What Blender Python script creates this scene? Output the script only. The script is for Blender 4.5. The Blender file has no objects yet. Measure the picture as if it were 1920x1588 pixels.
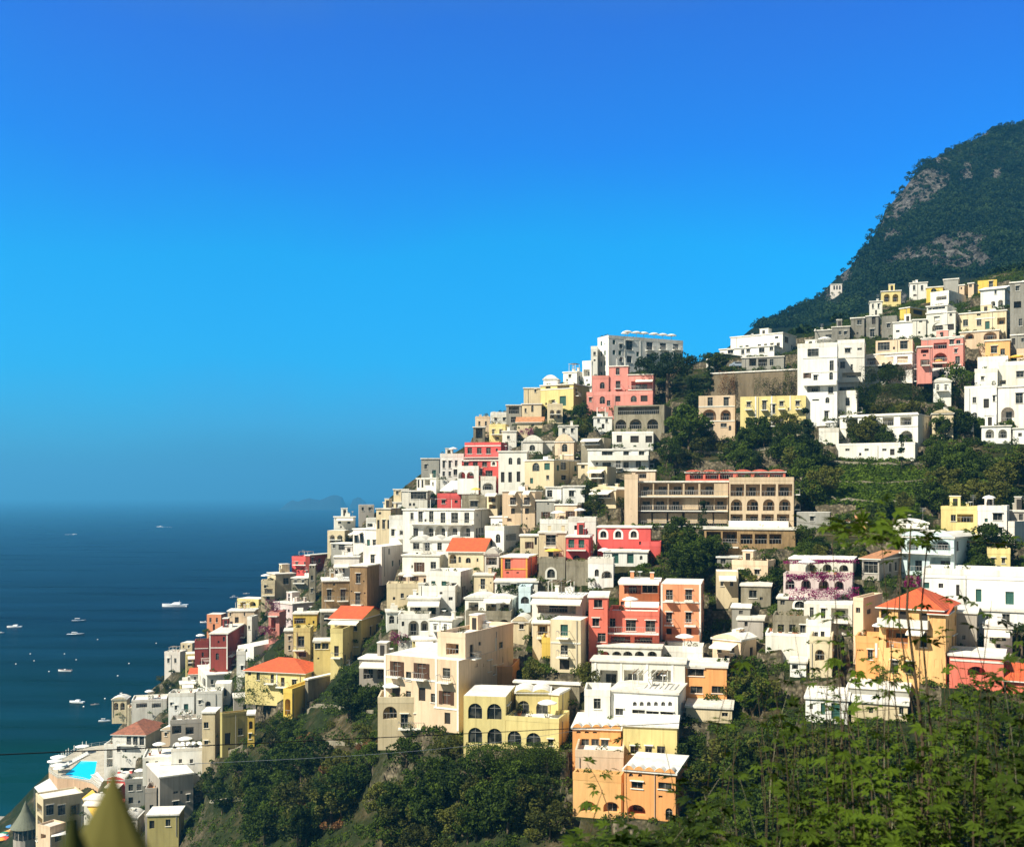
import bpy, bmesh, math, random
import numpy as np
from mathutils import Vector, Matrix, noise
from mathutils.geometry import tessellate_polygon
random.seed(7); rng = np.random.default_rng(7)
S = bpy.context.scene; COL = S.collection
# ---------------------------------------------------------------- camera
F = 2000.0; CX = 960.0; YH = 925.0; CZ = 105.0          # picture scale of the 1920 px wide photograph, eye height above the sea
cd = bpy.data.cameras.new('camera'); cam = bpy.data.objects.new('camera', cd); COL.objects.link(cam)
cam.location = (0, 0, CZ); cam.rotation_euler = (math.radians(90), 0, 0)
cd.sensor_width = 36; cd.lens = 36 * F / 1920; cd.shift_y = (YH - 794) / 1920
cd.clip_start = 0.1; cd.clip_end = 90000
cd.dof.use_dof = True; cd.dof.focus_distance = 190; cd.dof.aperture_fstop = 5.0
S.camera = cam
# ---------------------------------------------------------------- light
SUN_EL = math.radians(45); SUN_AZ = math.radians(236)     # azimuth clockwise from +Y: behind the camera, to the left
to_sun = Vector((math.sin(SUN_AZ) * math.cos(SUN_EL), math.cos(SUN_AZ) * math.cos(SUN_EL), math.sin(SUN_EL)))
sl = bpy.data.lights.new('sun', 'SUN'); sl.energy = 5.0; sl.angle = math.radians(0.5); sl.color = (1.0, 0.94, 0.80)
so = bpy.data.objects.new('sun', sl); COL.objects.link(so); so.rotation_euler = to_sun.to_track_quat('Z', 'Y').to_euler()
so.location = (0, 0, 500)
W = bpy.data.worlds.new('World'); S.world = W; W.use_nodes = True
nt = W.node_tree; nt.nodes.clear()
def N(t, ty, **kw):
    n = t.nodes.new(ty)
    for k, v in kw.items():
        if k.startswith('i_'): n.inputs[k[2:].replace('_', ' ')].default_value = v
        else: setattr(n, k, v)
    return n
def ramp(t, pts, interp='LINEAR'):
    n = t.nodes.new('ShaderNodeValToRGB'); n.color_ramp.interpolation = interp
    el = n.color_ramp.elements
    while len(el) < len(pts): el.new(0.5)
    for e, (p, c) in zip(el, pts):
        e.position = p; e.color = (c[0], c[1], c[2], 1) if not isinstance(c, (int, float)) else (c, c, c, 1)
    return n
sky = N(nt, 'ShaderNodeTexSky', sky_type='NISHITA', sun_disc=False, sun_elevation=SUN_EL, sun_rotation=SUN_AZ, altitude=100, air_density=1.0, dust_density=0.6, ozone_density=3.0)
tc = N(nt, 'ShaderNodeTexCoord'); sp = N(nt, 'ShaderNodeSeparateXYZ')
nt.links.new(tc.outputs['Generated'], sp.inputs[0])
# the deep saturated blue of this sky: strongest high up and over the sea, dimmed and warmed behind the camera
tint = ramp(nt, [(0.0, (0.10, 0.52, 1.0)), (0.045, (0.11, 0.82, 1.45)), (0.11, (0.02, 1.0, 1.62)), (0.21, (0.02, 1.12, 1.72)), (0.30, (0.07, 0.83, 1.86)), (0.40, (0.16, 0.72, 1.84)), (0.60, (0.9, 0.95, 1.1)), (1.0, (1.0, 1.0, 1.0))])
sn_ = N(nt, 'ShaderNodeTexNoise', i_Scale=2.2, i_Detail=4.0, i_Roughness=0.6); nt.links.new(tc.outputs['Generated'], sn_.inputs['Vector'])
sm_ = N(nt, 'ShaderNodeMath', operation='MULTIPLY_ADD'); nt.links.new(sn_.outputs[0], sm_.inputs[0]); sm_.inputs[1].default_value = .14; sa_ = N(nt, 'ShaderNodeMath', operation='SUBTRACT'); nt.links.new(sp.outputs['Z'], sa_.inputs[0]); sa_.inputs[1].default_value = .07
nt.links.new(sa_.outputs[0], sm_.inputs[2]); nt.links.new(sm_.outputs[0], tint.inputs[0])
# the clear saturated blue lies ahead of the camera (+Y); the unseen sky elsewhere is dimmed and warmed to deepen the shadows
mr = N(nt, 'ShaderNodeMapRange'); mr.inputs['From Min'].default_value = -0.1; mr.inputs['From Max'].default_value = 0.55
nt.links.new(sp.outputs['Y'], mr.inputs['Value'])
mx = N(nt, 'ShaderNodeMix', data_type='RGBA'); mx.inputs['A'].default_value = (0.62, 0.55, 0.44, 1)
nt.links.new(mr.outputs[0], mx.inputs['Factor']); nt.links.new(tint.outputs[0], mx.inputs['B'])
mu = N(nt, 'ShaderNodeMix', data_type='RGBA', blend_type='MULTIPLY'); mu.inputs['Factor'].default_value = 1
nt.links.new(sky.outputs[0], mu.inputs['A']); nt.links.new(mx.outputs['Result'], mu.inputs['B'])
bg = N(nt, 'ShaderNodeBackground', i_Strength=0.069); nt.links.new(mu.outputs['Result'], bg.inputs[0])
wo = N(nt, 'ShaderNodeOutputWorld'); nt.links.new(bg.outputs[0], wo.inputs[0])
S.view_settings.view_transform = 'Standard'; S.view_settings.look = 'None'; S.view_settings.exposure = 0.8; S.view_settings.gamma = 1
S.render.engine = 'CYCLES'; S.cycles.volume_bounces = 0; S.cycles.max_bounces = 6; S.cycles.transparent_max_bounces = 4
S.render.resolution_x = 1024; S.render.resolution_y = 846
# ---------------------------------------------------------------- helpers
def tag(o, label=None, cat=None, group=None, kind=None):
    if label: o['label'] = label
    if cat: o['category'] = cat
    if group: o['group'] = group
    if kind: o['kind'] = kind
    return o
def link(name, me, parent=None, loc=None):
    o = bpy.data.objects.new(name, me); COL.objects.link(o)
    if parent: o.parent = parent
    if loc is not None: o.location = loc
    return o
def empty(name, loc, rz=0.0):
    o = bpy.data.objects.new(name, None); COL.objects.link(o); o.location = loc; o.rotation_euler = (0, 0, rz); o.empty_display_size = 0.5
    return o
def P(px, py, Y):                                        # a point of the place at distance Y
    return Vector(((px - CX) / F * Y, Y, CZ - (py - YH) / F * Y))
class MB:                                                # collects faces into one mesh
    def __init__(s): s.v = []; s.f = []; s.m = []; s.mats = []
    def mi(s, mat):
        if mat not in s.mats: s.mats.append(mat)
        return s.mats.index(mat)
    def face(s, pts, mat):
        b = len(s.v); s.v += [tuple(p) for p in pts]; s.f.append(tuple(range(b, b + len(pts)))); s.m.append(s.mi(mat))
    def tris(s, verts, tr, mat):
        b = len(s.v); s.v += [tuple(p) for p in verts]; k = s.mi(mat)
        for t in tr: s.f.append(tuple(b + i for i in t)); s.m.append(k)
    def box(s, a, b, mat, M=None):
        x0, y0, z0 = a; x1, y1, z1 = b
        c = [(x0,y0,z0),(x1,y0,z0),(x1,y1,z0),(x0,y1,z0),(x0,y0,z1),(x1,y0,z1),(x1,y1,z1),(x0,y1,z1)]
        if M is not None: c = [M @ Vector(p) for p in c]
        s.tris(c, [(0,3,2,1),(4,5,6,7),(0,1,5,4),(1,2,6,5),(2,3,7,6),(3,0,4,7)], mat)
    def tube(s, p, r, mat, n=6):                          # p: points, r: radius or radii
        p = [Vector(q) for q in p]; r = r if isinstance(r, (list, tuple)) else [r] * len(p)
        rings = []
        for i, q in enumerate(p):
            d = (p[min(i+1, len(p)-1)] - p[max(i-1, 0)]).normalized()
            a = d.orthogonal().normalized() if abs(d.z) < .99 else Vector((1,0,0)); b = d.cross(a)
            rings.append([q + (a*math.cos(2*math.pi*k/n) + b*math.sin(2*math.pi*k/n)) * r[i] for k in range(n)])
        b0 = len(s.v); k0 = s.mi(mat)
        for g in rings: s.v += [tuple(x) for x in g]
        for i in range(len(rings)-1):
            for k in range(n):
                s.f.append((b0+i*n+k, b0+i*n+(k+1)%n, b0+(i+1)*n+(k+1)%n, b0+(i+1)*n+k)); s.m.append(k0)
        s.f.append(tuple(b0+k for k in range(n))[::-1]); s.m.append(k0)
        s.f.append(tuple(b0+(len(rings)-1)*n+k for k in range(n))); s.m.append(k0)
    def lathe(s, prof, mat, n=12, o=(0,0,0)):
        b0 = len(s.v); k0 = s.mi(mat)
        for r, z in prof:
            for k in range(n): s.v.append((o[0]+r*math.cos(2*math.pi*k/n), o[1]+r*math.sin(2*math.pi*k/n), o[2]+z))
        for i in range(len(prof)-1):
            for k in range(n): s.f.append((b0+i*n+k, b0+i*n+(k+1)%n, b0+(i+1)*n+(k+1)%n, b0+(i+1)*n+k)); s.m.append(k0)
    def mesh(s, name):
        me = bpy.data.meshes.new(name); me.from_pydata(s.v, [], s.f)
        for m in s.mats: me.materials.append(m)
        me.polygons.foreach_set('material_index', s.m); me.update(); return me
    def build(s, name, parent=None, loc=None):
        if not s.f: return None
        return link(name, s.mesh(name), parent, loc)
# ---------------------------------------------------------------- materials
MATS = {}
def newmat(name):
    m = bpy.data.materials.new(name); m.use_nodes = True; t = m.node_tree
    return m, t, t.nodes['Principled BSDF']
def wallmat(name, c, rough=0.9, dirt=0.35, scale=0.35, bump=0.15, dark=None):
    if name in MATS: return MATS[name]
    m, t, b = newmat(name); tcn = N(t, 'ShaderNodeTexCoord')
    mp = N(t, 'ShaderNodeMapping'); mp.inputs['Scale'].default_value = (1, 1, 0.25); t.links.new(tcn.outputs['Object'], mp.inputs[0])
    oi = N(t, 'ShaderNodeObjectInfo'); ad = N(t, 'ShaderNodeVectorMath', operation='ADD')
    t.links.new(mp.outputs[0], ad.inputs[0]); t.links.new(oi.outputs['Location'], ad.inputs[1])
    n1 = N(t, 'ShaderNodeTexNoise', i_Scale=scale, i_Detail=5.0, i_Roughness=0.65); t.links.new(ad.outputs[0], n1.inputs['Vector'])
    n2 = N(t, 'ShaderNodeTexNoise', i_Scale=scale*6, i_Detail=4.0, i_Roughness=0.7); t.links.new(ad.outputs[0], n2.inputs['Vector'])
    r1 = ramp(t, [(0.42, 0.0), (0.68, 1.0)]); t.links.new(n1.outputs[0], r1.inputs[0])
    r2 = ramp(t, [(0.40, 0.0), (0.72, 1.0)]); t.links.new(n2.outputs[0], r2.inputs[0])
    mm = N(t, 'ShaderNodeMath', operation='MULTIPLY'); t.links.new(r1.outputs[0], mm.inputs[0]); mm.inputs[1].default_value = dirt
    m2 = N(t, 'ShaderNodeMath', operation='MULTIPLY'); t.links.new(r2.outputs[0], m2.inputs[0]); m2.inputs[1].default_value = dirt*0.6
    a2 = N(t, 'ShaderNodeMath', operation='ADD', use_clamp=True); t.links.new(mm.outputs[0], a2.inputs[0]); t.links.new(m2.outputs[0], a2.inputs[1])
    x = N(t, 'ShaderNodeMix', data_type='RGBA'); x.inputs['A'].default_value = (*c, 1)
    d = dark or (c[0]*0.45+0.02, c[1]*0.43+0.02, c[2]*0.38+0.015)
    x.inputs['B'].default_value = (*d, 1); t.links.new(a2.outputs[0], x.inputs['Factor'])
    mp3 = N(t, 'ShaderNodeMapping'); mp3.inputs['Scale'].default_value = (1.6, 1.6, 0.10); t.links.new(ad.outputs[0], mp3.inputs[0])
    n3 = N(t, 'ShaderNodeTexNoise', i_Scale=1.3, i_Detail=3.0, i_Roughness=0.6); t.links.new(mp3.outputs[0], n3.inputs['Vector'])
    r3 = ramp(t, [(0.50, (1,1,1)), (0.70, (1-min(dirt,.4)*.5, 1-min(dirt,.4)*.53, 1-min(dirt,.4)*.58))]); t.links.new(n3.outputs[0], r3.inputs[0])
    x3 = N(t, 'ShaderNodeMix', data_type='RGBA', blend_type='MULTIPLY'); x3.inputs['Factor'].default_value = 1; t.links.new(x.outputs['Result'], x3.inputs['A']); t.links.new(r3.outputs[0], x3.inputs['B'])
    ro3 = ramp(t, [(0.0, (.86,.84,.80)), (0.5, (1,.99,.97)), (1.0, (1,1,1))]); t.links.new(oi.outputs['Random'], ro3.inputs[0])
    x = N(t, 'ShaderNodeMix', data_type='RGBA', blend_type='MULTIPLY'); x.inputs['Factor'].default_value = 1; t.links.new(x3.outputs['Result'], x.inputs['A']); t.links.new(ro3.outputs[0], x.inputs['B'])
    t.links.new(x.outputs['Result'], b.inputs['Base Color']); b.inputs['Roughness'].default_value = rough; b.inputs['Specular IOR Level'].default_value = 0.15
    if bump:
        bp = N(t, 'ShaderNodeBump', i_Strength=bump, i_Distance=0.1); t.links.new(n2.outputs[0], bp.inputs['Height']); t.links.new(bp.outputs[0], b.inputs['Normal'])
    MATS[name] = m; return m
def plain(name, c, rough=0.6, metal=0.0, spec=0.3):
    if name in MATS: return MATS[name]
    m, t, b = newmat(name); b.inputs['Base Color'].default_value = (*c, 1); b.inputs['Roughness'].default_value = rough
    b.inputs['Metallic'].default_value = metal; b.inputs['Specular IOR Level'].default_value = spec
    n = N(t, 'ShaderNodeTexNoise', i_Scale=3.0, i_Detail=3.0); x = N(t, 'ShaderNodeMix', data_type='RGBA')
    x.inputs['A'].default_value = (*[v*0.8 for v in c], 1); x.inputs['B'].default_value = (*[min(1, v*1.15) for v in c], 1)
    tcn = N(t, 'ShaderNodeTexCoord'); t.links.new(tcn.outputs['Object'], n.inputs['Vector'])
    t.links.new(n.outputs[0], x.inputs['Factor']); t.links.new(x.outputs['Result'], b.inputs['Base Color'])
    MATS[name] = m; return m
WC = dict(wh=(.84,.83,.78), cw=(.79,.77,.69), cr=(.70,.59,.39), pc=(.74,.57,.40), ye=(.74,.62,.27), yl=(.78,.56,.12), ol=(.42,.36,.14),
          rw=(.22,.175,.115), ht=(.56,.44,.30), or_=(.80,.38,.14), oy=(.80,.47,.19), sa=(.80,.33,.17), rd=(.72,.10,.05), pk=(.74,.30,.25), ro=(.72,.12,.11), ma=(.30,.06,.045), co=(.78,.19,.13),
          br=(.36,.24,.12), st=(.30,.27,.20), gy=(.34,.33,.29), gp=(.42,.38,.33), lp=(.60,.50,.48), pw=(.80,.74,.68), bl=(.62,.76,.80), gr=(.26,.25,.22))
def WM(k):
    stone = k in ('br', 'st', 'gr', 'rw')
    return wallmat('plaster_' + k, WC[k], dirt=0.75 if stone else 0.34, scale=0.6 if stone else 0.3, bump=0.5 if stone else 0.12)
ROOF = wallmat('roof_plaster', (.84,.81,.74), dirt=0.4, scale=0.25)
ROOFG = wallmat('roof_grey', (.42,.40,.35), dirt=0.6, scale=0.4)
TRIM = wallmat('trim_plaster', (.82,.80,.73), dirt=0.15)
def tilemat(name, c, c2):
    m, t, b = newmat(name); tcn = N(t, 'ShaderNodeTexCoord')
    w = N(t, 'ShaderNodeTexWave', i_Scale=1.6, i_Distortion=0.6, i_Detail=2.0); t.links.new(tcn.outputs['Object'], w.inputs['Vector'])
    n = N(t, 'ShaderNodeTexNoise', i_Scale=1.3, i_Detail=6.0, i_Roughness=0.75); t.links.new(tcn.outputs['Object'], n.inputs['Vector'])
    r = ramp(t, [(0.35, c2), (0.62, c)]); t.links.new(n.outputs[0], r.inputs[0]); t.links.new(r.outputs[0], b.inputs['Base Color'])
    bp = N(t, 'ShaderNodeBump', i_Strength=0.6, i_Distance=0.15); t.links.new(w.outputs[0], bp.inputs['Height']); t.links.new(bp.outputs[0], b.inputs['Normal'])
    b.inputs['Roughness'].default_value = 0.85; return m
TILE_R = tilemat('tile_red', (.78,.13,.035), (.50,.09,.03)); TILE_B = tilemat('tile_weathered', (.42,.15,.08), (.20,.085,.05)); TILE_O = tilemat('tile_orange', (.62,.28,.12), (.35,.16,.08))
def glassmat():
    m, t, b = newmat('window_glass'); b.inputs['Base Color'].default_value = (.02,.026,.026,1); b.inputs['Roughness'].default_value = 0.12
    b.inputs['Specular IOR Level'].default_value = 0.5
    n = N(t, 'ShaderNodeTexNoise', i_Scale=1.1, i_Detail=2.0); tcn = N(t, 'ShaderNodeTexCoord'); t.links.new(tcn.outputs['Object'], n.inputs['Vector'])
    r = ramp(t, [(0.45, (.012,.014,.013)), (0.62, (.06,.06,.05))]); t.links.new(n.outputs[0], r.inputs[0]); t.links.new(r.outputs[0], b.inputs['Base Color'])
    return m
GLASS = glassmat()
FRAME = plain('window_frame_paint', (.24,.235,.21)); SHUT_G = plain('green_shutter_paint', (.035,.11,.085)); SHUT_B = plain('brown_shutter_paint', (.075,.035,.018))
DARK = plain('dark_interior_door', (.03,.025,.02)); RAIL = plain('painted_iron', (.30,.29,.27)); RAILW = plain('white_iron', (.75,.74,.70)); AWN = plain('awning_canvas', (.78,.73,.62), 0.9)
AWY = plain('yellow_awning_canvas', (.80,.50,.08), .9); METAL = plain('grey_metal', (.38,.39,.40), .4, .6); WHITE = plain('white_gelcoat', (.82,.82,.80), .3)
# ---------------------------------------------------------------- the lie of the land: distance of the slope along columns of sight
TOWN = {
 -700: [(1560,322),(1522,350)], -300: [(1580,312),(1522,350)], 0: [(1640,285),(1590,312),(1552,334)], 70:[(1640,268),(1588,288),(1500,330),(1462,352)],
 150: [(1640,250),(1588,268),(1500,298),(1440,320),(1400,338)], 300: [(1640,205),(1588,215),(1420,260),(1340,300),(1278,350)],
 400: [(1640,175),(1588,185),(1400,225),(1250,290),(1185,335)], 500: [(1640,162),(1588,172),(1400,205),(1250,250),(1150,300),(1105,325)], 600: [(1640,152),(1588,160),(1400,185),(1250,225),(1150,265),(1052,315)],
 700: [(1640,143),(1588,150),(1370,175),(1200,215),(1050,265),(955,315)], 800: [(1640,138),(1588,145),(1370,158),(1200,195),(1050,240),(950,280),(880,315)],
 950: [(1640,130),(1588,135),(1400,148),(1300,165),(1150,190),(1050,215),(950,245),(850,275),(790,305)],
 1150: [(1640,123),(1588,128),(1530,135),(1300,152),(1200,165),(1100,180),(1000,210),(900,235),(800,265),(705,298)],
 1350: [(1640,115),(1588,120),(1350,150),(1200,170),(1050,195),(980,215),(850,245),(700,285),(672,300)],
 1600: [(1640,106),(1588,110),(1350,140),(1200,155),(1050,180),(950,205),(860,225),(700,260),(620,300),(598,335)],
 1900: [(1640,101),(1588,105),(1300,140),(1150,160),(1000,185),(900,210),(800,230),(650,255),(545,300),(505,345)],
 2500: [(1640,96),(1588,100),(1300,132),(1150,150),(1000,175),(900,198),(800,215),(650,240),(430,320),(400,345)] }
TC = sorted(TOWN)
def zof(py, Y): return CZ - (py - YH) / F * Y
def colprof0(px):                                         # (Ys, Zs) blended between the two neighbouring columns
    i = max(0, min(len(TC) - 2, int(np.searchsorted(TC, px)) - 1)); a, b = TC[i], TC[i+1]; t = min(1, max(0, (px - a) / (b - a)))
    out = []
    for c in (a, b):
        Ys = [d for _, d in TOWN[c]]; Zs = [zof(p, d) for p, d in TOWN[c]]; out.append((Ys, Zs))
    s = np.linspace(0, 1, 40)
    y0, y1 = out[0][0], out[1][0]
    Ya = y0[0] + (y0[-1] - y0[0]) * s; Yb = y1[0] + (y1[-1] - y1[0]) * s
    Za = np.interp(Ya, y0, out[0][1]); Zb = np.interp(Yb, y1, out[1][1])
    return Ya*(1-t) + Yb*t, Za*(1-t) + Zb*t
def colprof(px):
    a = [colprof0(px + d) for d in (-36, -18, 0, 18, 36)]; return sum(q[0] for q in a)/5, sum(q[1] for q in a)/5
CREST = [(1150,760),(1280,705),(1340,668),(1410,616),(1450,600),(1500,577),(1530,560),(1562,528),(1595,500),(1612,478),(1640,440),(1652,420),(1658,395),(1690,358),(1715,325),(1735,302),(1775,285),(1800,272),(1825,262),(1862,240),(1885,233),(1920,232),(1960,226),(2100,190),(2500,120)]
def zland(px, Ys):                                       # height of the ground at column px for distances Ys
    py_, pz = colprof(px); Ys = np.asarray(Ys, float)
    z = np.interp(Ys, py_, pz)
    near = Ys < py_[0]; z[near] = pz[0] - (py_[0] - Ys[near]) * 0.12
    far = Ys > py_[-1]; d = Ys[far] - py_[-1]
    if px < 1150: z[far] = np.maximum(pz[-1] - d * (0.55 if px > 350 else 0.9) - np.minimum(d, 12) * 0.3, -2.5)
    else:
        cy = np.interp(px, [c[0] for c in CREST], [c[1] for c in CREST]); cd_ = np.interp(px, [1150, 1340, 1500, 1920], [520, 560, 660, 800]); zc = CZ - (cy - YH) / F * cd_
        x = d / (cd_ - py_[-1]); up = pz[-1] + (zc - pz[-1]) * (x - 0.24 * np.sin(np.pi * np.clip(x, 0, 1))); dn = zc - (Ys[far] - cd_) * 0.9
        z[far] = np.maximum(np.where(x < 1, up, dn), -3)
        if px < 1340: z[far] = np.minimum(z[far], pz[-1] - 3 - 0 * d)
    return z
def ground_hit(px, py):                                  # where a line of sight first meets the slope
    Ys = np.linspace(60, 420, 1441); z = zland(px, Ys); s = CZ - (py - YH) / F * Ys
    k = np.argmax(z >= s)
    if z[k] < s[k]:
        if px < 1340: return None
        Ys = np.linspace(300, 900, 1201); z = zland(px, Ys); s = CZ - (py - YH) / F * Ys; k = np.argmax(z >= s)
        if z[k] < s[k]: return None
    return float(Ys[k])
WOODP = plain('pergola_wood', (.20,.12,.06), .8)
# ---------------------------------------------------------------- buildings
HOUSES = []; REG = [0, 0, 1.0]
def R(ox, oy, s): REG[:] = [ox, oy, s]
def H(label, xa, xb, xc, yt, yb, col, roof='f', feats='', Y=None, th=None, D=None, name='house', cat='house', group=None, parts=None, trim=None, ext=3, clutter=1, rc=None):
    ox, oy, s = REG
    HOUSES.append(dict(fixed=Y is not None, label=label, xa=ox+xa/s, xb=ox+xb/s, xc=ox+xc/s, yt=oy+yt/s, yb=oy+yb/s, col=col, roof=roof, feats=feats, Y=Y, th=th, D=D,
                       name=name, cat=cat, group=group, reg=(ox, oy, s), parts=parts, trim=trim, ext=ext, clutter=clutter, rc=rc))
def place(h):
    Y = h['Y'] or ground_hit(h['xb'], h['yb'])
    if Y is None: Y = 300; print('NO GROUND', h['label'])
    k0, kb, k2 = [(h[k] - CX) / F for k in ('xa', 'xb', 'xc')]; C = (kb*Y, Y)
    if h['xc'] - h['xb'] < 1.2:
        th = math.radians(h['th']) if h['th'] is not None else math.atan(kb) - math.radians(2.5)
        WL = (C[0] - k0*Y) / (math.cos(th) + k0*math.sin(th)); WR = h['D'] or max(5, min(10, 0.75*WL))
    else:
        lo = math.atan(k2) + math.radians(1.5); best = None
        cand = [math.radians(h['th'])] if h['th'] is not None else [lo + (math.radians(78) - lo) * i / 160 for i in range(161)]
        for th in cand:
            den = math.sin(th) - k2*math.cos(th)
            if den <= 0.01: continue
            WL = (C[0] - k0*Y) / (math.cos(th) + k0*math.sin(th)); WR = (k2*Y - C[0]) / den
            tgt = h['D'] or max(5.0, min(13, 0.8*WL))
            e = abs(math.log(WR / tgt))
            if best is None or e < best[0]: best = (e, th, WL, WR)
        _, th, WL, WR = best
    h['Y'] = Y; h['t'] = th; h['WL'] = WL; h['WR'] = WR; h['C'] = Vector((C[0], Y, zof(h['yb'], Y))); h['H'] = (h['yb'] - h['yt']) / F * Y
    h['M'] = Matrix.Translation(h['C']) @ Matrix.Rotation(-th, 4, 'Z'); h['Mi'] = h['M'].inverted()
    return h
CLUTTER = random.Random(3)
def arch_loop(u0, u1, v0, v1, arched):
    if not arched: return [(u0,v0),(u1,v0),(u1,v1),(u0,v1)]
    r = (u1-u0)/2; rise = min(r, (v1-v0)*0.6); vs = v1 - rise; n = 9
    return [(u0,v0),(u1,v0)] + [((u0+u1)/2 + r*math.cos(math.pi*k/n), vs + rise*math.sin(math.pi*k/n)) for k in range(0, n+1)]
def build_house(h):
    rnd = random.Random(hash(h['label']) % 1000 if False else sum(map(ord, h['label'])))
    root = empty(h['name'], h['C'], -h['t']); tag(root, h['label'], h['cat'], h['group'])
    wm = WM(h['col']); rm = h['rc'] or ROOF; trim = h['trim'] or TRIM
    WL, WR, Ht, ext = h['WL'], h['WR'], h['H'], h['ext']; ox, oy, s = h['reg']
    Y = h['Y']; camL = h['Mi'] @ Vector((0, 0, CZ))
    rk = h['roof'].split(':'); kind = rk[0]
    th_r = 0.28 if kind in 'fdv' else 0.0; Hw = Ht - th_r
    FA = {'L': (Vector((-1,0,0)), Vector((0,-1,0)), WL), 'R': (Vector((0,1,0)), Vector((1,0,0)), WR)}
    def to_face(x, y, fc):
        px, py = ox + x/s, oy + y/s
        d = (h['Mi'].to_3x3() @ Vector(((px-CX)/F, 1, -(py-YH)/F)))
        if fc == 'L':
            t = -camL.y / d.y; p = camL + d*t; return -p.x, p.z
        t = -camL.x / d.x; p = camL + d*t; return p.y, p.z
    def at3(fc, u, v, out=0.0):
        U, Nn, _ = FA[fc]; return U*u + Nn*out + Vector((0,0,v))
    def fbox(mb, fc, u0, u1, v0, v1, o0, o1, mat):
        c = [at3(fc,u,v,o) for v in (v0,v1) for u,o in ((u0,o0),(u1,o0),(u1,o1),(u0,o1))]
        mb.tris(c, [(0,1,2,3),(7,6,5,4),(0,4,5,1),(1,5,6,2),(2,6,7,3),(3,7,4,0)], mat)
    body = MB(); holes = {'L': [], 'R': []}; others = []
    for line in h['feats'].split('|'):
        tk = line.split()
        if not tk: continue
        k = tk[0]
        if k in 'bpntv' and len(k) == 1:
            nums = [float(q) for q in tk[1:]]; xs = nums[1] if k != 'v' else nums[0]; xe = nums[2] if k != 'v' else nums[0]
            fc = 'L' if (ox + (xs+xe)/2/s) <= h['xb'] + 0.01 else 'R'
            if k == 'v':
                u, v0 = to_face(nums[0], nums[2], fc); _, v1 = to_face(nums[0], nums[1], fc); others.append((k, fc, u-0.15, u+0.15, v0, v1))
            else:
                ua, v = to_face(xs, nums[0], fc); ub, v2 = to_face(xe, nums[0], fc); others.append((k, fc, min(ua,ub), max(ua,ub), (v+v2)/2 if fc=='L' and abs(v-v2)<3 else v, nums[3] if len(nums) > 3 else 1.0))
            continue
        y = float(tk[1]); w, hh = [float(q) for q in tk[2].split('x')]
        if k in 'wgkB': w *= 1.15; hh *= 1.1
        for xx in tk[3:]:
            x = float(xx); fc = 'L' if (ox + x/s) <= h['xb'] else 'R'
            ua, va = to_face(x-w/2, y, fc); ub, vb = to_face(x+w/2, y, fc); uc, vc = to_face(x, y, fc)
            pc = h['M'] @ at3(fc, uc, vc); hv = hh/s/F*pc.y
            u0, u1 = sorted((ua, ub)); v0, v1 = vc-hv/2, vc+hv/2; Wf = FA[fc][2]
            u0 = max(u0, 0.25); u1 = min(u1, Wf-0.25); v0 = max(v0, -ext+0.3); v1 = min(v1, Hw-0.25)
            if u1-u0 < 0.25 or v1-v0 < 0.25: continue
            if any(u0 < b[1]+0.12 and u1 > b[0]-0.12 and v0 < b[3]+0.12 and v1 > b[2]-0.12 for b in holes[fc]): continue
            holes[fc].append((u0, u1, v0, v1, k))
    if h['name'] == 'house' and h['col'] not in ('br', 'st'):
        sty = rnd.choice(['w','w','w','g','B','w','k']); cw_, ch_ = rnd.choice([(1.0,1.45),(.9,1.3),(1.1,2.1),(1.05,1.6),(1.1,2.0)]); pitch = rnd.uniform(1.8, 2.4)
        for fc in 'LR':
            Wf = FA[fc][2]; pr0 = (.78 if fc == 'L' else .5) * (.7 if len(holes[fc]) > 5 else 1)
            nfl = int((Hw-.4)/2.9) + (1 if (Hw-.4) % 2.9 > 2.2 else 0); ncol = int((Wf-.6)/pitch)
            for f_ in range(max(nfl, 0)):
                for c_ in range(ncol):
                    if rnd.random() > pr0: continue
                    u = (Wf - (ncol-1)*pitch)/2 + c_*pitch; st = sty if rnd.random() < .75 else rnd.choice('wwkga'); w_, h_ = (cw_, ch_) if rnd.random() < .8 else (.5, .6)
                    v0 = f_*2.9 + (.35 if h_ > 1.6 else 1.0)
                    if u-w_/2 < .3 or u+w_/2 > Wf-.3 or v0+h_ > Hw-.3: continue
                    if any(u-w_/2 < b[1]+.4 and u+w_/2 > b[0]-.4 and v0 < b[3]+.4 and v0+h_ > b[2]-.4 for b in holes[fc]): continue
                    holes[fc].append((u-w_/2, u+w_/2, v0, v0+h_, st))
                    if h_ > 1.6 and rnd.random() < .65: others.append(('b', fc, u-.9, u+.9, v0, .95))
            if rnd.random() < .5 and Wf > 3 and Hw > 3:
                u = rnd.uniform(.3, Wf-.3)
                if not any(b[0]-.15 < u < b[1]+.15 for b in holes[fc]):
                    m = MB(); m.tube([at3(fc,u,-1,.08), at3(fc,u,Hw-.1,.08)], .055, RAIL, 5); m.build('drainpipe', root)
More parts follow.
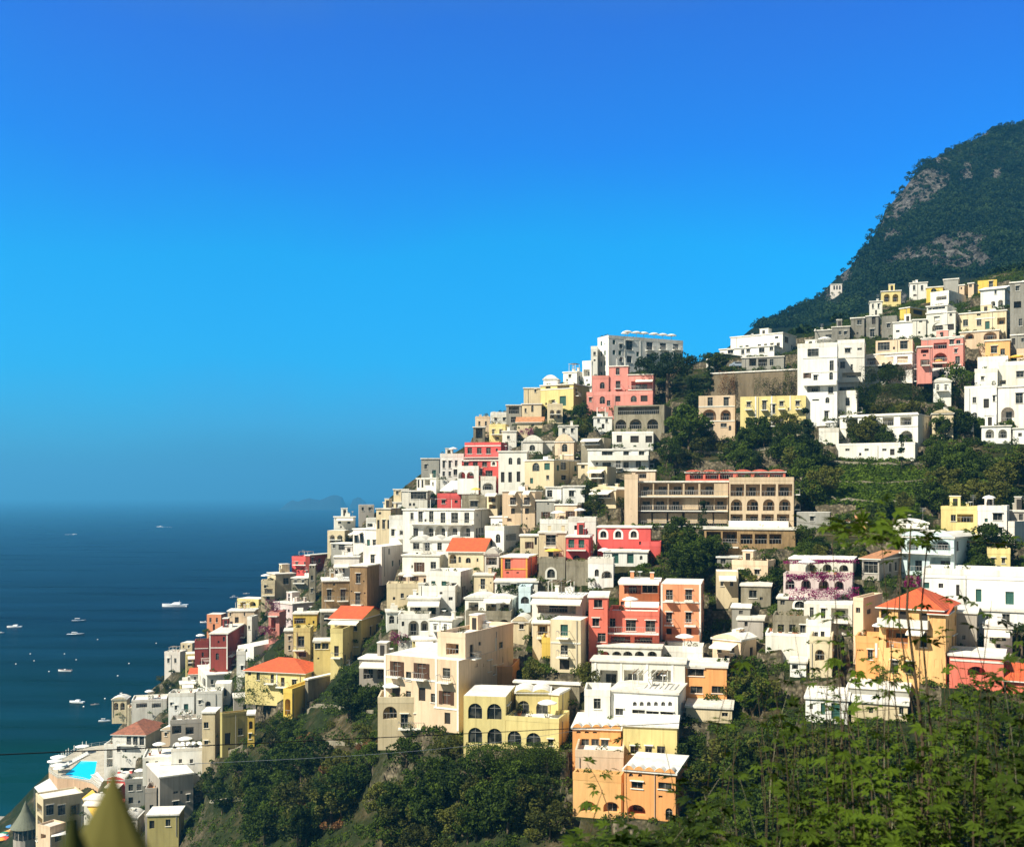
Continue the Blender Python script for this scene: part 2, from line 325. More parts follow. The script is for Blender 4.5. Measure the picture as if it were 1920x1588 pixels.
    for fc in 'LR':
        U, Nn, Wf = FA[fc]; loops = [[(0,-ext),(Wf,-ext),(Wf,Hw),(0,Hw)]]
        for (u0,u1,v0,v1,k) in holes[fc]: loops.append(arch_loop(u0,u1,v0,v1,k in 'aAq'))
        vs = [at3(fc,u,v) for lp in loops for (u,v) in lp]
        tr = tessellate_polygon([[Vector((u,v,0)) for (u,v) in lp] for lp in loops]); body.tris(vs, tr, wm)
        for (u0,u1,v0,v1,k), lp in zip(holes[fc], loops[1:]):
            deep = k in 'AO'; dep = min(1.9, (WR if fc=='L' else WL)*0.35) if deep else 0.22
            for i in range(len(lp)):
                a, b = lp[i], lp[(i+1) % len(lp)]
                body.face([at3(fc,*a), at3(fc,*b), at3(fc,*b,-dep), at3(fc,*a,-dep)], wm)
            if deep:
                body.face([at3(fc,*q,-dep) for q in lp], wm)
                m = MB(); cw = (u1-u0)*rnd.uniform(.20,.30); c = (u0+u1)/2 + (u1-u0)*rnd.uniform(-.12,.12); top = v0 + min(2.4, (v1-v0)*.72)
                fbox(m, fc, c-cw, c+cw, v0+.02, top, -dep+.003, -dep+.05, GLASS); fbox(m, fc, c-.04, c+.04, v0+.02, top, -dep+.05, -dep+.07, FRAME); m.build('door', root)
                if v1-v0 > 1.6 and k == 'A' or (k == 'O' and u1-u0 > 2):
                    m = MB(); fbox(m, fc, u0+.01, u1-.01, v0+.85, v0+.92, -.12, -.06, RAIL)
                    nb = max(2, int((u1-u0)/0.45))
                    for i in range(nb+1): uu = u0+.03+(u1-u0-.06)*i/nb; fbox(m, fc, uu-.02, uu+.02, v0, v0+.85, -.11, -.07, RAIL)
                    m.build('railing', root)
                continue
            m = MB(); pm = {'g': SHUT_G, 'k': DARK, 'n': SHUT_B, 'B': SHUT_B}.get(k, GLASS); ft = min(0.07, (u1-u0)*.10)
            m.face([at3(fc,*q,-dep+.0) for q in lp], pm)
            if k in 'wagdqB':
                fm = {'g': SHUT_G}.get(k, FRAME)
                fbox(m, fc, u0, u0+ft, v0, v1 if k not in 'aq' else v1-(u1-u0)*.45, -dep+.005, -dep+.06, fm); fbox(m, fc, u1-ft, u1, v0, v1 if k not in 'aq' else v1-(u1-u0)*.45, -dep+.005, -dep+.06, fm)
                nb = 1 if k != 'd' else max(2, int((u1-u0)/0.9))
                for i in range(nb): uu = u0+(u1-u0)*(i+1)/(nb+1); fbox(m, fc, uu-ft*.4, uu+ft*.4, v0, v1-.05, -dep+.005, -dep+.05, fm)
                if v1-v0 > 1.3 and k != 'g': fbox(m, fc, u0, u1, v0+(v1-v0)*.68, v0+(v1-v0)*.68+.06, -dep+.005, -dep+.045, fm)
                if k == 'g':
                    for i in range(1, 6): fbox(m, fc, u0+ft, u1-ft, v0+(v1-v0)*i/6-.03, v0+(v1-v0)*i/6+.03, -dep+.005, -dep+.05, SHUT_G)
            wo_ = m.build('door' if k == 'k' or v1-v0 > 2.1 and k != 'd' else 'window', root)
            if k == 'B':
                m = MB(); hw = (u1-u0)/2
                fbox(m, fc, u0-hw*.85, u0-.02, v0, v1, .01, .06, SHUT_B); fbox(m, fc, u1+.02, u1+hw*.85, v0, v1, .01, .06, SHUT_B); m.build('shutter', root)
            if k in 'q':
                m = MB(); o = arch_loop(u0-.35, u1+.35, v0-.3, v1+.35, True)
                for i in range(len(lp)):
                    a, b = lp[i], lp[(i+1) % len(lp)]; c, d = o[(i+1) % len(o)], o[i]
                    m.face([at3(fc,*a,.06), at3(fc,*b,.06), at3(fc,*c,.06), at3(fc,*d,.06)], trim); m.face([at3(fc,*d,.06), at3(fc,*c,.06), at3(fc,*c,0), at3(fc,*d,0)], trim)
                m.build('window_surround', root)
            elif k in 'wd' and v1-v0 > .8:
                m = MB(); fbox(m, fc, u0-.1, u1+.1, v0-.1, v0-.01, 0.0, .12, trim)
                if rnd.random() < .5: fbox(m, fc, u0-.15, u1+.15, v1+.08, v1+.18, 0.0, .25, trim)
                m.build('sill', root)
    # back walls and cap
    a, b, c, d = Vector((0,0,0)), Vector((-WL,0,0)), Vector((-WL,WR,0)), Vector((0,WR,0)); Zt, Zb = Vector((0,0,Hw)), Vector((0,0,-ext))
    body.face([b+Zb, c+Zb, c+Zt, b+Zt], wm); body.face([c+Zb, d+Zb, d+Zt, c+Zt], wm); body.face([a+Zt, b+Zt, c+Zt, d+Zt], rm)
    body.build('wall', root)
    # trims, balconies, awnings
    for (k, fc, u0, u1, v, v1) in others:
        m = MB(); Wf = FA[fc][2]; u0 = max(u0, 0.0); u1 = min(u1, Wf)
        if u1 - u0 < .1: continue
        if k == 't': fbox(m, fc, u0, u1, v-.12, v+.12, .0, .09, trim); m.build('string_course', root)
        elif k == 'v': fbox(m, fc, u0, u1, v, min(v1, Hw), .0, .07, trim); m.build('pilaster', root)
        elif k == 'n':
            o = 2.0; q = [at3(fc,u0,v+.55,.05), at3(fc,u1,v+.55,.05), at3(fc,u1,v,o), at3(fc,u0,v,o)]; q2 = [p-Vector((0,0,.05)) for p in q]
            m.tris(q+q2, [(0,1,2,3),(7,6,5,4),(0,4,5,1),(1,5,6,2),(2,6,7,3),(3,7,4,0)], AWN)
            m.face([at3(fc,u0,v,o+.001), at3(fc,u1,v,o+.001), at3(fc,u1,v-.25,o+.001), at3(fc,u0,v-.25,o+.001)], AWN); m.build('awning', root)
        else:
            dp = 1.15; fbox(m, fc, u0, u1, v-.18, v, .0, dp, trim); bo = m.build('balcony', root); m = MB()
            hh = v1
            if k == 'p':
                fbox(m, fc, u0, u1, v+.002, v+hh, dp-.15, dp, trim if h['col'] not in ('sa','pk','co') else wm)
                fbox(m, fc, u0, u0+.12, v+.002, v+hh-.003, .0, dp-.15, trim); fbox(m, fc, u1-.12, u1, v+.002, v+hh-.003, .0, dp-.15, trim); m.build('parapet', bo)
            else:
                rl = RAILW if h['col'] in ('wh','cw') and rnd.random()<.5 else RAIL
                fbox(m, fc, u0, u1, v+hh-.06, v+hh, dp-.08, dp-.02, rl); n = max(2, int((u1-u0)/.35))
                for i in range(n+1): uu = u0+.02+(u1-u0-.04)*i/n; fbox(m, fc, uu-.02, uu+.02, v+.002, v+hh-.06, dp-.07, dp-.03, rl)
                for e in (u0, u1-.05): fbox(m, fc, e, e+.05, v+hh-.06, v+hh-.002, .0, dp-.08, rl)
                m.build('railing', bo)
    # roof
    m = MB(); ov = 0.22
    if kind in ('f', 'd', 'v'):
        m.box((-WL-ov, -ov, Hw), (ov, WR+ov, Ht), rm)
        if kind == 'd':
            nx, ny = [int(q) for q in rk[1].split('x')]; hd = float(rk[2]) if len(rk) > 2 else 0.9; pad = .35
            for i in range(nx):
                for j in range(ny):
                    x0 = -WL + pad + (WL-pad)*i/nx; x1 = -WL + (WL-pad)*(i+1)/nx; y0 = pad+(WR-pad)*j/ny; y1 = (WR-pad)*(j+1)/ny; n = 10; b0 = len(m.v)
                    for p in range(n+1):
                        for q in range(n+1):
                            u, w = p/n, q/n; z = (max(0, (1-(2*u-1)**4)*(1-(2*w-1)**4)))**.6; m.v.append((x0+(x1-x0)*u, y0+(y1-y0)*w, Ht+.002+hd*z))
                    kk = m.mi(rm)
                    for p in range(n):
                        for q in range(n): i0 = b0+p*(n+1)+q; m.f.append((i0, i0+n+1, i0+n+2, i0+1)); m.m.append(kk)
        if kind == 'v':
            nv = int(rk[1]); hd = float(rk[2]) if len(rk) > 2 else .9; bd_ = 1.1 if nv >= 5 else WR+.2
            for i in range(nv):
                x0 = -WL + WL*i/nv; x1 = -WL + WL*(i+1)/nv; n = 10; b0 = len(m.v)
                for p in range(n+1):
                    z = math.sin(math.pi*p/n)**.8*hd; xx = x0+(x1-x0)*(p/n)
                    m.v += [(xx,-.3,Ht+z+.002),(xx,bd_,Ht+z+.002),(xx,-.3,Ht-.02)]
                kk = m.mi(rm); k2 = m.mi(wm)
                for p in range(n):
                    q = b0+p*3; m.f.append((q,q+3,q+4,q+1)); m.m.append(kk); m.f.append((q+2,q+5,q+3,q)); m.m.append(k2)
    elif kind == 'p':
        ph = float(rk[1]) if len(rk) > 1 else .9; t = .22
        m.box((-WL-.03,-.03,Ht-.03),(.03,t,Ht+ph), wm if h['col'] not in ('wh','cw') else rm); m.box((-WL-.03,WR-t,Ht-.03),(.03,WR+.03,Ht+ph), wm)
        m.box((-WL-.03,t+.002,Ht-.03),(-WL+t,WR-t-.002,Ht+ph-.004), wm); m.box((-t,t+.002,Ht-.03),(.03,WR-t-.002,Ht+ph-.004), wm); m.box((-WL+t,t,Ht+.003),(-t,WR-t,Ht+.05), rm)
    elif kind in ('h', 'g', 's'):  # tiled roofs
        tm = {'b': TILE_B, 'o': TILE_O, 'w': ROOF}.get(rk[1] if len(rk) > 1 else 'r', TILE_R); rh = float(rk[2]) if len(rk) > 2 else min(WL, WR)*.22; o = .45
        x0, x1, y0, y1 = -WL-o, o, -o, WR+o; z = Ht
        if kind == 'h':
            q = min(WL, WR)/2+o
            A, B = (Vector((x0+q,(y0+y1)/2,z+rh)), Vector((x1-q,(y0+y1)/2,z+rh))) if WL >= WR else (Vector(((x0+x1)/2,y0+q,z+rh)), Vector(((x0+x1)/2,y1-q,z+rh)))
            c = [Vector((x0,y0,z)),Vector((x1,y0,z)),Vector((x1,y1,z)),Vector((x0,y1,z))]
            if WL >= WR: fs = [(c[0],c[1],B,A),(c[1],c[2],B),(c[2],c[3],A,B),(c[3],c[0],A)]
            else: fs = [(c[0],c[1],A),(c[1],c[2],B,A),(c[2],c[3],B),(c[3],c[0],A,B)]
            for f in fs: m.face(f, tm)
        elif kind == 'g':
            ym = (y0+y1)/2; r0, r1 = Vector((x0,ym,z+rh)), Vector((x1,ym,z+rh))
            m.face([Vector((x0,y0,z)),Vector((x1,y0,z)),r1,r0], tm); m.face([Vector((x1,y1,z)),Vector((x0,y1,z)),r0,r1], tm)
            for x in (x0+o, x1-o): m.face([Vector((x,y0+o,z)),Vector((x,y1-o,z)),Vector((x,ym,z+rh*.9))], wm)
        else:
            m.face([Vector((x0,y0,z)),Vector((x1,y0,z)),Vector((x1,y1,z+rh)),Vector((x0,y1,z+rh))], tm)
            for x in (x0+o, x1-o): m.face([Vector((x,y0+o,z)),Vector((x,y1-o,z)),Vector((x,y1-o,z+rh*.93))], wm)
            m.face([Vector((x0,y1-o,z)),Vector((x1,y1-o,z)),Vector((x1,y1-o,z+rh*.93)),Vector((x0,y1-o,z+rh*.93))], wm)
        m.box((x0,y0,z-.16),(x1,y1,z-.01), trim)
    ro = m.build('roof', root)
    if h['clutter'] and kind in 'fdvp' and WL > 3.5:
        zt = Ht
        if WL*WR > 24 and rnd.random() < .5 and kind in 'fp':
            m = MB(); sx0 = -WL*rnd.uniform(.45,.9); sw = min(2.6, WL*.3); sy = WR*rnd.uniform(.45,.6); m.box((sx0,sy,zt+.01),(sx0+sw,min(WR-.3,sy+2.4),zt+2.3), wm); m.box((sx0-.1,sy-.1,zt+2.3),(sx0+sw+.1,min(WR-.2,sy+2.5),zt+2.45), rm); sh = m.build('stair_head', ro)
            m = MB(); m.box((sx0+sw*.3,sy-.03,zt+.1),(sx0+sw*.3+.8,sy+.02,zt+1.95), DARK); m.build('door', sh)
        elif WL*WR > 20 and rnd.random() < .45 and kind in 'fp':
            m = MB(); gx0 = -WL*rnd.uniform(.6,.92); gx1 = gx0+WL*.45; gy0, gy1 = .5, WR*.6
            for gx in (gx0, gx1):
                for gy in (gy0, gy1): m.tube([(gx,gy,zt),(gx,gy,zt+2.2)], .06, trim, 5)
            for q in range(7): gx = gx0+(gx1-gx0)*q/6; m.box((gx-.05,gy0-.2,zt+2.2),(gx+.05,gy1+.2,zt+2.3), rnd.choice([WOODP, trim]))
            m.build('pergola', ro)
        for q in range(rnd.randint(0, 2)):
            m = MB(); x = -rnd.uniform(.12,.88)*WL; y = rnd.uniform(.45,.9)*WR; m.box((x-.3,y-.3,zt),(x+.3,y+.3,zt+1.1), wm); m.box((x-.4,y-.4,zt+1.1),(x+.4,y+.4,zt+1.22), rm); m.build('chimney', ro)
        if rnd.random() < .45:
            m = MB(); x = -rnd.uniform(.1,.9)*WL; y = rnd.uniform(.2,.7)*WR; m.tube([(x,y,zt),(x,y,zt+1.2)], .04, METAL); 
            m.lathe([(.01,0),(.25,.06),(.45,.2)], WHITE, 10, (x,y,zt+1.2)); m.build('satellite_dish', ro)
        if rnd.random() < .5:
            m = MB(); x = -rnd.uniform(.1,.9)*WL; y = rnd.uniform(.3,.9)*WR; m.tube([(x,y,zt),(x,y,zt+2.6)], .035, METAL); 
            for zz in (1.9,2.2,2.5): m.tube([(x-.5,y,zt+zz),(x+.5,y,zt+zz)], .02, METAL)
            m.build('aerial', ro)
        if rnd.random() < .45:
            m = MB(); x = -rnd.uniform(.2,.8)*WL; y = rnd.uniform(.4,.9)*WR; m.box((x-.7,y-.5,zt),(x+.7,y+.5,zt+.9), trim); m.build('water_tank', ro)
    if h['parts']: h['parts'](root, h, at3, fbox)
    h['root'] = root
    return root
# ---- lowest villas beside the sea
R(0,1040,2.898)
H('white seaside villa under a weathered red tile roof above the swimming pool',612,790,905,978,1095,'wh','h:b:2.4','a 935 24x44 655 690|w 1010 22x44 700 735 770|b 1030 640 740',D=13)
H('open white two storey loggia at the seaward end of the weathered tile villa',566,655,690,1045,1165,'wh','p','O 1080 60x50 610|O 1130 60x44 610',clutter=0,Y=284)
H('grey shaded house with a flat tiled terrace and mustard lower wall at the slope foot',800,868,1050,1205,1500,'gp','f','w 1360 26x40 955|w 1320 14x34 1022|w 1372 18x22 823|w 1290 24x12 955',th=60,Y=212)
H('narrow grey annexe with an orange terrace left of the mustard based house',788,850,868,1290,1500,'gp','p','w 1372 18x26 823',rc=wallmat('terracotta_floor',(.62,.28,.09)),Y=213)
H('mustard yellow low block in front of the grey shaded house',800,970,1000,1405,1500,'ol','f','k 1465 24x40 825',clutter=0,Y=204)
H('grey planted terrace house between the pool and the grey shaded house',680,786,800,1235,1370,'gy','p','',clutter=0)
H('white terrace building covered in rows of sun loungers',930,1100,1112,1062,1180,'wh','p:.6','w 1120 16x20 980 1040',clutter=0)
H('tall narrow cream house right of the lounger terrace',1098,1168,1196,852,1110,'cr','f','w 925 22x30 1120|w 1020 18x20 1120|w 985 8x14 1180')
H('olive shaded house with a terracotta roof terrace and a parasol',1196,1207,1345,875,1095,'ol','p:.5','k 1000 28x60 1237',th=60,rc=wallmat('terracotta_floor',(.62,.28,.09)),clutter=0)  # olive is yellow plaster with its shade put into the wall colour
H('thin bright yellow tower stuck to the olive shaded house',1345,1382,1386,862,1035,'yl','f','A 925 22x44 1362|w 985 14x26 1358',D=4,clutter=0)
H('stepped white house with parapets above the sea path',915,1055,1078,768,862,'wh','p','w 830 12x22 955|w 810 10x16 930',clutter=0)
H('small white house with an orange tile lean-to roof beside the maroon palace',1030,1092,1100,645,700,'wh','s:r:.8','w 670 10x16 1060')
H('low white wall house with a pergola of glass above the shore',715,905,915,790,850,'cw','p:.5','O 818 60x24 770|O 818 50x24 850',clutter=0)
H('long low white terrace roof above the grey shaded house',775,1085,1098,1095,1160,'cw','p:.4','w 1130 14x18 800 850',clutter=0)
H('white garden terrace walls below the white villa with dishes',1065,1208,1216,752,850,'wh','p:.6','w 800 12x20 1085|A 810 30x30 1130',clutter=0)
H('grey loggia house with a planted roof between tile villa and lounger terrace',925,1098,1106,912,1000,'gp','p','O 950 50x44 960|O 955 44x40 1030')
R(360,1000,3.97)
H('white villa with satellite dishes on its bright flat roof below the maroon palace',45,112,305,1050,1190,'cw','f','w 1110 16x60 92|w 1105 18x30 150',th=66)
H('small cream entrance pavilion with an arch and a domed roof',172,288,300,1115,1215,'cw','d1x1:.6','a 1180 44x56 238',clutter=0)
H('long maroon palace with pale corner bands and a bright flat roof',130,265,415,742,1010,'ma','f','t 850 130 265|v 134 742 1010|v 261 742 1010|a 785 18x34 238|a 915 24x50 188',D=26)
H('low maroon wing with an oval window on the seaward end of the palace',20,122,128,820,990,'ma','p','a 900 16x34 80|t 855 20 122',clutter=0)
H('sandy peach house with a roof terrace above the maroon palace',265,465,492,572,690,'pc','f','w 600 10x24 285|w 600 10x24 390')
H('round cornered cream stair tower between peach house and bougainvillea',410,445,490,645,800,'cw','p','w 700 12x24 425',clutter=0)
H('pale pink house with a wide bright roof right of the purple bougainvillea',612,748,905,522,640,'lp','f','w 580 20x30 690|w 575 12x20 720')
H('pink arched gatehouse with a white balcony in front of the pale pink house',570,650,700,612,772,'pk','p','A 680 34x100 605|b 612 575 645',clutter=0)
H('cream and slate cube house at the edge above the open sea',562,622,770,300,500,'cr','f','w 350 16x36 588|w 355 36x42 700|w 370 24x18 790')
H('cream balcony house stepping down to the sea under the slate cube house',515,617,625,372,520,'cr','p','O 430 60x36 570|b 460 520 615|w 395 16x20 545',clutter=0)
H('bright white pavilion with a low domed roof behind the long yellow house',340,460,680,842,940,'wh','d2x1:.4','w 870 20x20 400',D=12)
H('thin white house with a red lower wall at the end of the long yellow house',332,395,400,902,1110,'wh','p','w 1000 16x30 372|b 1060 340 390',clutter=0)
H('long yellow house under a bright red hipped tile roof',395,838,1000,1040,1185,'ye','h:r:2.2','k 1030 20x48 428|w 1062 22x52 492|k 1080 22x60 597|k 1105 24x60 675|b 1112 555 625|b 1138 640 712|v 632 1000 1150',D=10)
H('flat roofed stone annexe at the shaded end of the long yellow house',842,864,1085,1082,1235,'st','f','w 1120 20x30 1040',D=9,clutter=0)
H('bright yellow arched gate building under the hanging garden',680,745,905,1190,1390,'yl','p','A 1290 40x120 712|w 1360 10x20 700',D=9,clutter=0)
H('small yellow house with a green awning left of the red gabled yellow house',752,930,945,592,720,'yl','f','O 650 90x44 800|w 660 12x20 905')
H('pale yellow house with a short red gabled roof and a striped awning',1032,1256,1425,638,800,'ye','g:r:2.0','d 695 80x60 1190|w 680 30x60 1080|n 665 1040 1250',D=13)
H('yellow house with a tall shaded window and hanging laundry',755,880,905,732,960,'ye','p','w 805 42x76 812|b 865 755 840|k 855 16x36 725|w 900 50x30 820',clutter=0)
H('yellow house with two wide dark windows beside the laundry house',905,1030,1036,795,990,'ye','f','w 825 44x62 932 992|w 930 12x12 940',clutter=0)
H('tall pale yellow block with a little balcony and a huge blank shaded wall',1030,1122,1290,742,995,'ye','p','k 875 30x70 1075|b 920 1045 1115|w 850 26x20 1235',D=15)
H('pale cream link house with two small windows above the long yellow house',688,752,758,720,905,'pc','f','w 780 14x30 725|w 850 14x30 725',clutter=0)
R(560,940,7.219)
H('tall brown stone palace with a huge dark side wall',692,925,1330,866,1460,'br','f','w 1040 52x120 805|w 1320 56x150 798|b 1392 730 872|w 1215 20x20 715|w 1240 18x18 895|w 1080 16x16 880',D=19)
H('pale pink upper house on top of the brown stone palace',872,1125,1505,612,960,'pw','d2x1:.7','w 790 50x130 1000|w 640 14x24 760',D=16,Y=243)
H('lower brown stone palace with three iron balconies above the red gabled roof',322,688,696,1064,1460,'br','f','w 1262 54x130 415|w 1265 60x140 600|b 1335 345 480|b 1340 520 670|w 1120 26x30 480',D=10)
H('slender weathered stone tower with a white cap',138,226,240,862,1290,'st','d1x1:1.1','w 885 14x30 160 200|w 1035 26x60 180|w 1205 20x50 178',D=4,clutter=0)
H('dark maroon shaded house behind the slender stone tower',92,150,480,722,1010,'ma','f','w 800 30x50 280 380|w 960 20x40 110',D=12)
H('blush coloured house with a long blank front left of the brown palace top',476,820,838,742,1010,'pw','f','w 920 40x100 600|O 930 60x100 500|n 880 480 680')
H('pale pink square house with white awnings above the terrace cafe',735,1075,1330,372,645,'pw','f','w 500 40x110 775 850|n 440 740 800|n 440 815 870|w 450 70x10 990|v 900 372 600')
H('yellow facade covered with climbing plants near the ridge over the sea',1050,1245,1400,92,425,'cr','f','k 310 34x110 1075 1220|w 310 34x110 1150|w 160 30x30 1100',D=9,Y=271)
H('white railed terrace house on the ridge over the sea',912,1045,1062,268,385,'wh','p','O 320 80x44 970',clutter=0)
H('bright white terrace with shaded rooms left of the long white hotel',1225,1500,1512,240,500,'wh','p','w 420 40x80 1275|O 410 110x90 1430|w 262 14x30 1495',clutter=0,Y=255)
H('low grey cafe terrace building behind the pink house edge',440,720,870,565,730,'gy','f','O 620 120x70 600|w 610 30x40 480',clutter=0)
R(620,780,4.8)
H('long bright white hotel with four wide arches and a row of balconied doors',650,1290,1440,838,1112,'wh','f','w 900 24x56 732|w 905 34x86 808 905|w 915 38x84 1010 1225|w 915 54x84 1115|b 970 730 1285|A 1035 92x100 880 985 1095 1210|w 1045 38x66 765|w 890 8x20 1320',D=12)
H('white scalloped storey below the long white hotel',715,1150,1192,1118,1295,'wh','v:3:.9','w 1165 50x60 770|d 1172 60x80 862|w 1172 36x62 980|w 1172 36x60 1085|b 1225 810 900',clutter=0)
H('white balcony house with a red towel beside the hotel arches',598,715,722,1018,1140,'wh','p','O 1045 80x50 660|b 1100 605 712',clutter=0,Y=254)
H('dark grey box house at the top of the sea ridge',815,975,990,378,565,'gy','f','w 455 20x40 855',clutter=0)
H('white house with narrow tall windows between the grey box and the red hotel',985,1195,1204,368,565,'wh','p','w 435 20x60 1018 1072|w 425 22x50 1130|w 520 20x40 1018 1072|b 460 1140 1190')
H('red hotel top storey with a white roof terrace',1207,1532,1595,262,400,'ro','p:.8','w 312 36x52 1252 1337 1420|w 305 16x22 1495|t 268 1205 1532|b 372 1207 1532',clutter=0)
H('red hotel lower storeys with white framed windows',1180,1510,1532,392,680,'ro','f','w 428 38x46 1220 1302 1385|q 425 28x36 1467|d 540 64x100 1425|t 470 1185 1340|v 1514 392 660',clutter=0)
H('white arcade of two arches in front of the red hotel',1140,1330,1346,482,590,'wh','p','A 532 66x60 1178 1256',clutter=0,Y=255.5,D=4)
H('white arched porch at the right foot of the red hotel',1350,1485,1497,575,675,'wh','p','A 632 96x62 1415|',clutter=0,Y=254)
H('tall white house with two arched windows right of the red hotel',1510,1765,1782,312,610,'cw','f','a 405 34x62 1618 1694|k 550 28x84 1548 1615|k 545 28x84 1690|t 318 1610 1765')
H('cream house with a shaded loggia under the red hotel ridge',775,950,1062,556,720,'cw','f','k 600 16x80 790 826|O 595 50x54 870|w 610 12x30 920')
H('white house with a wide glazed veranda below the cream loggia house',642,870,905,668,830,'cw','f','d 712 150x66 795|a 795 22x28 715 750|v 700 668 830',clutter=0)
H('low red house with a white parapet below the large canvas awning',960,1170,1182,728,815,'ro','p','w 770 24x24 1130|w 770 30x30 1015',clutter=0,Y=257)
H('white house under a large sloping canvas coloured roof',1000,1215,1305,672,760,'wh','s:w:2.6','O 700 120x30 1100',clutter=0,Y=259)
H('shaded house with yellow awnings beside the dark garden',1405,1500,1545,702,850,'cr','f','O 745 70x60 1455|O 815 60x40 1455|n 715 1405 1500',clutter=0)
H('tall cream house with two orange shaded balconies',1545,1838,1900,668,990,'pc','f','k 765 46x60 1640 1766|b 798 1610 1682|b 798 1735 1808|n 700 1615 1675|n 700 1738 1798|k 856 30x44 1640 1766|w 922 10x16 1765',D=9)
H('blank white block with a grey side left of the tall cream house foot',1440,1590,1705,902,1070,'wh','f','w 955 30x10 1530',D=8)
H('white house with an arched niche and a glazed corner',1388,1560,1702,1028,1215,'wh','p','a 1100 42x78 1506|O 1090 90x60 1625',D=8,clutter=0)
H('ochre house with a flat roof right of the arched niche house',1705,1868,1880,1068,1235,'cr','f','k 1125 26x60 1850',clutter=0)
H('small white rooftop pavilion with a canopy on the ridge over the sea',474,640,655,772,850,'wh','f','O 800 90x40 560|w 805 16x30 495',clutter=0)
H('ruined cream wall house on the ridge above the rooftop pavilion',566,700,722,655,790,'cr','f','w 690 20x30 600|w 700 16x30 660',clutter=0)
H('dark shaded garden wall house right of the low red house',1180,1395,1410,745,850,'st','p','w 790 60x50 1290',clutter=0)
# ---- houses of the middle slope
R(820,980,7.385)
H('cream house with a bright red gabled roof and an arched loggia',150,640,790,400,640,'cr','g:r:2.6','A 500 96x130 215|a 510 36x84 310|a 520 70x76 428|w 515 22x46 556|t 415 150 640',D=9)
H('white barrel vaulted house behind the vermilion cube',655,850,882,425,650,'cw','v:1:1.1','O 530 150x110 750',clutter=0)
H('vermilion cube house with yellow corner bands',880,1253,1385,465,785,'co','f','w 570 72x130 975|w 690 34x20 975|w 690 30x18 1112|v 893 465 780|v 1236 465 780|t 640 1020 1250',D=9,trim=wallmat('yellow_band',(.80,.42,.08)),clutter=0)
H('ochre house with one tall window and an iron balcony left of the vermilion cube',505,775,802,712,1015,'cr','f','w 845 56x130 630|b 925 580 690|w 830 16x20 740')
H('low white house with a glass door under the vermilion cube',795,1390,1402,805,965,'cw','f','k 892 40x80 850|w 888 36x50 920|w 875 66x76 1058|O 870 170x100 1255|w 870 40x60 1370',clutter=0)
H('cream house with a big glazed balcony above a stone arch',1405,1775,1790,125,540,'cr','f','w 240 120x130 1572|b 335 1480 1650|k 460 60x120 1572|w 210 14x20 1450')
H('rubble stone base with a white rimmed arch under the cream balcony house',1405,1770,1785,560,790,'st','p','q 700 110x120 1575',clutter=0)
R(700,1000,3.781)
H('pale mint terrace house with green shutters and a dark side wall',375,618,705,302,470,'wh','p','g 370 26x60 425|g 372 30x62 500|w 378 34x50 572|b 405 380 612',D=9,clutter=0)
H('white planted terrace under the pale mint house',345,580,600,405,545,'wh','p','w 462 26x22 548|w 420 18x20 480',clutter=0)
H('white house with a brown door and a parasol terrace over the ochre terrace',205,470,522,152,300,'cw','f','B 238 34x60 325|w 225 34x44 425|w 235 10x20 275')
H('ochre terrace house with small shuttered windows and a white railing',182,380,392,287,400,'pc','f','B 325 22x40 205|B 328 28x44 288|k 345 20x50 368|b 388 185 378',clutter=0)
H('long cream terrace with potted plants at the foot of the ochre terrace',95,345,352,385,505,'cr','p','w 440 20x30 205 300|w 450 24x20 250',clutter=0)
H('white house with a cream canopy and blue tables on its terrace',245,470,482,455,625,'wh','f','O 545 80x66 300|O 548 60x56 415|n 505 242 472')
H('white double arched loggia above the purple flower wall',176,400,412,605,745,'cw','p','A 672 74x110 285|A 672 54x110 362|k 640 16x30 210',clutter=0)
H('white terrace house with wavy roof and dark covered bays',650,985,1027,458,600,'cw','v:2:.5','O 527 70x80 710|O 528 76x84 835|O 532 60x80 930|n 480 790 980',clutter=0)
H('stone undercroft with three arches under the wavy roofed house',655,975,1002,588,700,'st','p','A 650 76x80 740|A 652 76x80 835|A 652 80x84 930',clutter=0)
H('pale blue white annexe with one dark red arch',1030,1114,1130,412,545,'bl','p','a 472 66x50 1078',clutter=0)
H('house with a long covered veranda and white canopy',1125,1480,1522,445,610,'cw','f','O 535 270x66 1300|n 490 1128 1488|w 520 20x20 1150')
H('square cream house with a white domed roof and green shutters',1255,1470,1524,615,980,'cr','d1x1:1.6','g 685 46x72 1353|b 735 1308 1392|w 825 44x60 1353|b 870 1308 1392|k 930 60x64 1355|t 775 1258 1470')
H('small cream vaulted house left of the domed cream house',985,1100,1126,620,735,'cr','v:1:.8','w 655 28x40 1050',clutter=0)
H('cream house with a covered door between the vaulted and the domed houses',1128,1250,1262,628,795,'cr','f','O 680 70x80 1200|w 700 20x30 1150|b 735 1160 1245',clutter=0)
H('bright yellow garden wall room beside a green parasol',1194,1300,1312,778,872,'yl','p','',clutter=0)
H('large cream palace with brown shutters and white corner bands',75,608,992,902,1405,'pc','d2x1:.9','B 960 46x96 168|B 975 52x100 342|w 990 46x66 518|b 1010 122 202|b 1028 296 386|b 1048 470 560|B 1165 50x86 518|k 1118 50x84 160|k 1140 42x86 345|k 1310 36x74 525|t 1030 78 450|t 1240 430 606|v 84 840 1390|v 446 880 1230|v 600 900 1400|w 935 18x24 730 775|w 940 24x70 822|w 900 24x40 905',D=17)
H('mauve shaded upper storey with a crowded roof terrace on the large cream palace',455,652,992,742,910,'pc','p:.7','O 820 90x80 560|w 780 16x24 755|w 790 24x40 905|v 868 740 900',D=15,Y=158.2)
H('cream arched terrace at the garden foot of the large cream palace',32,408,420,1200,1390,'cr','p','A 1270 100x90 118|k 1300 20x40 170',clutter=0)
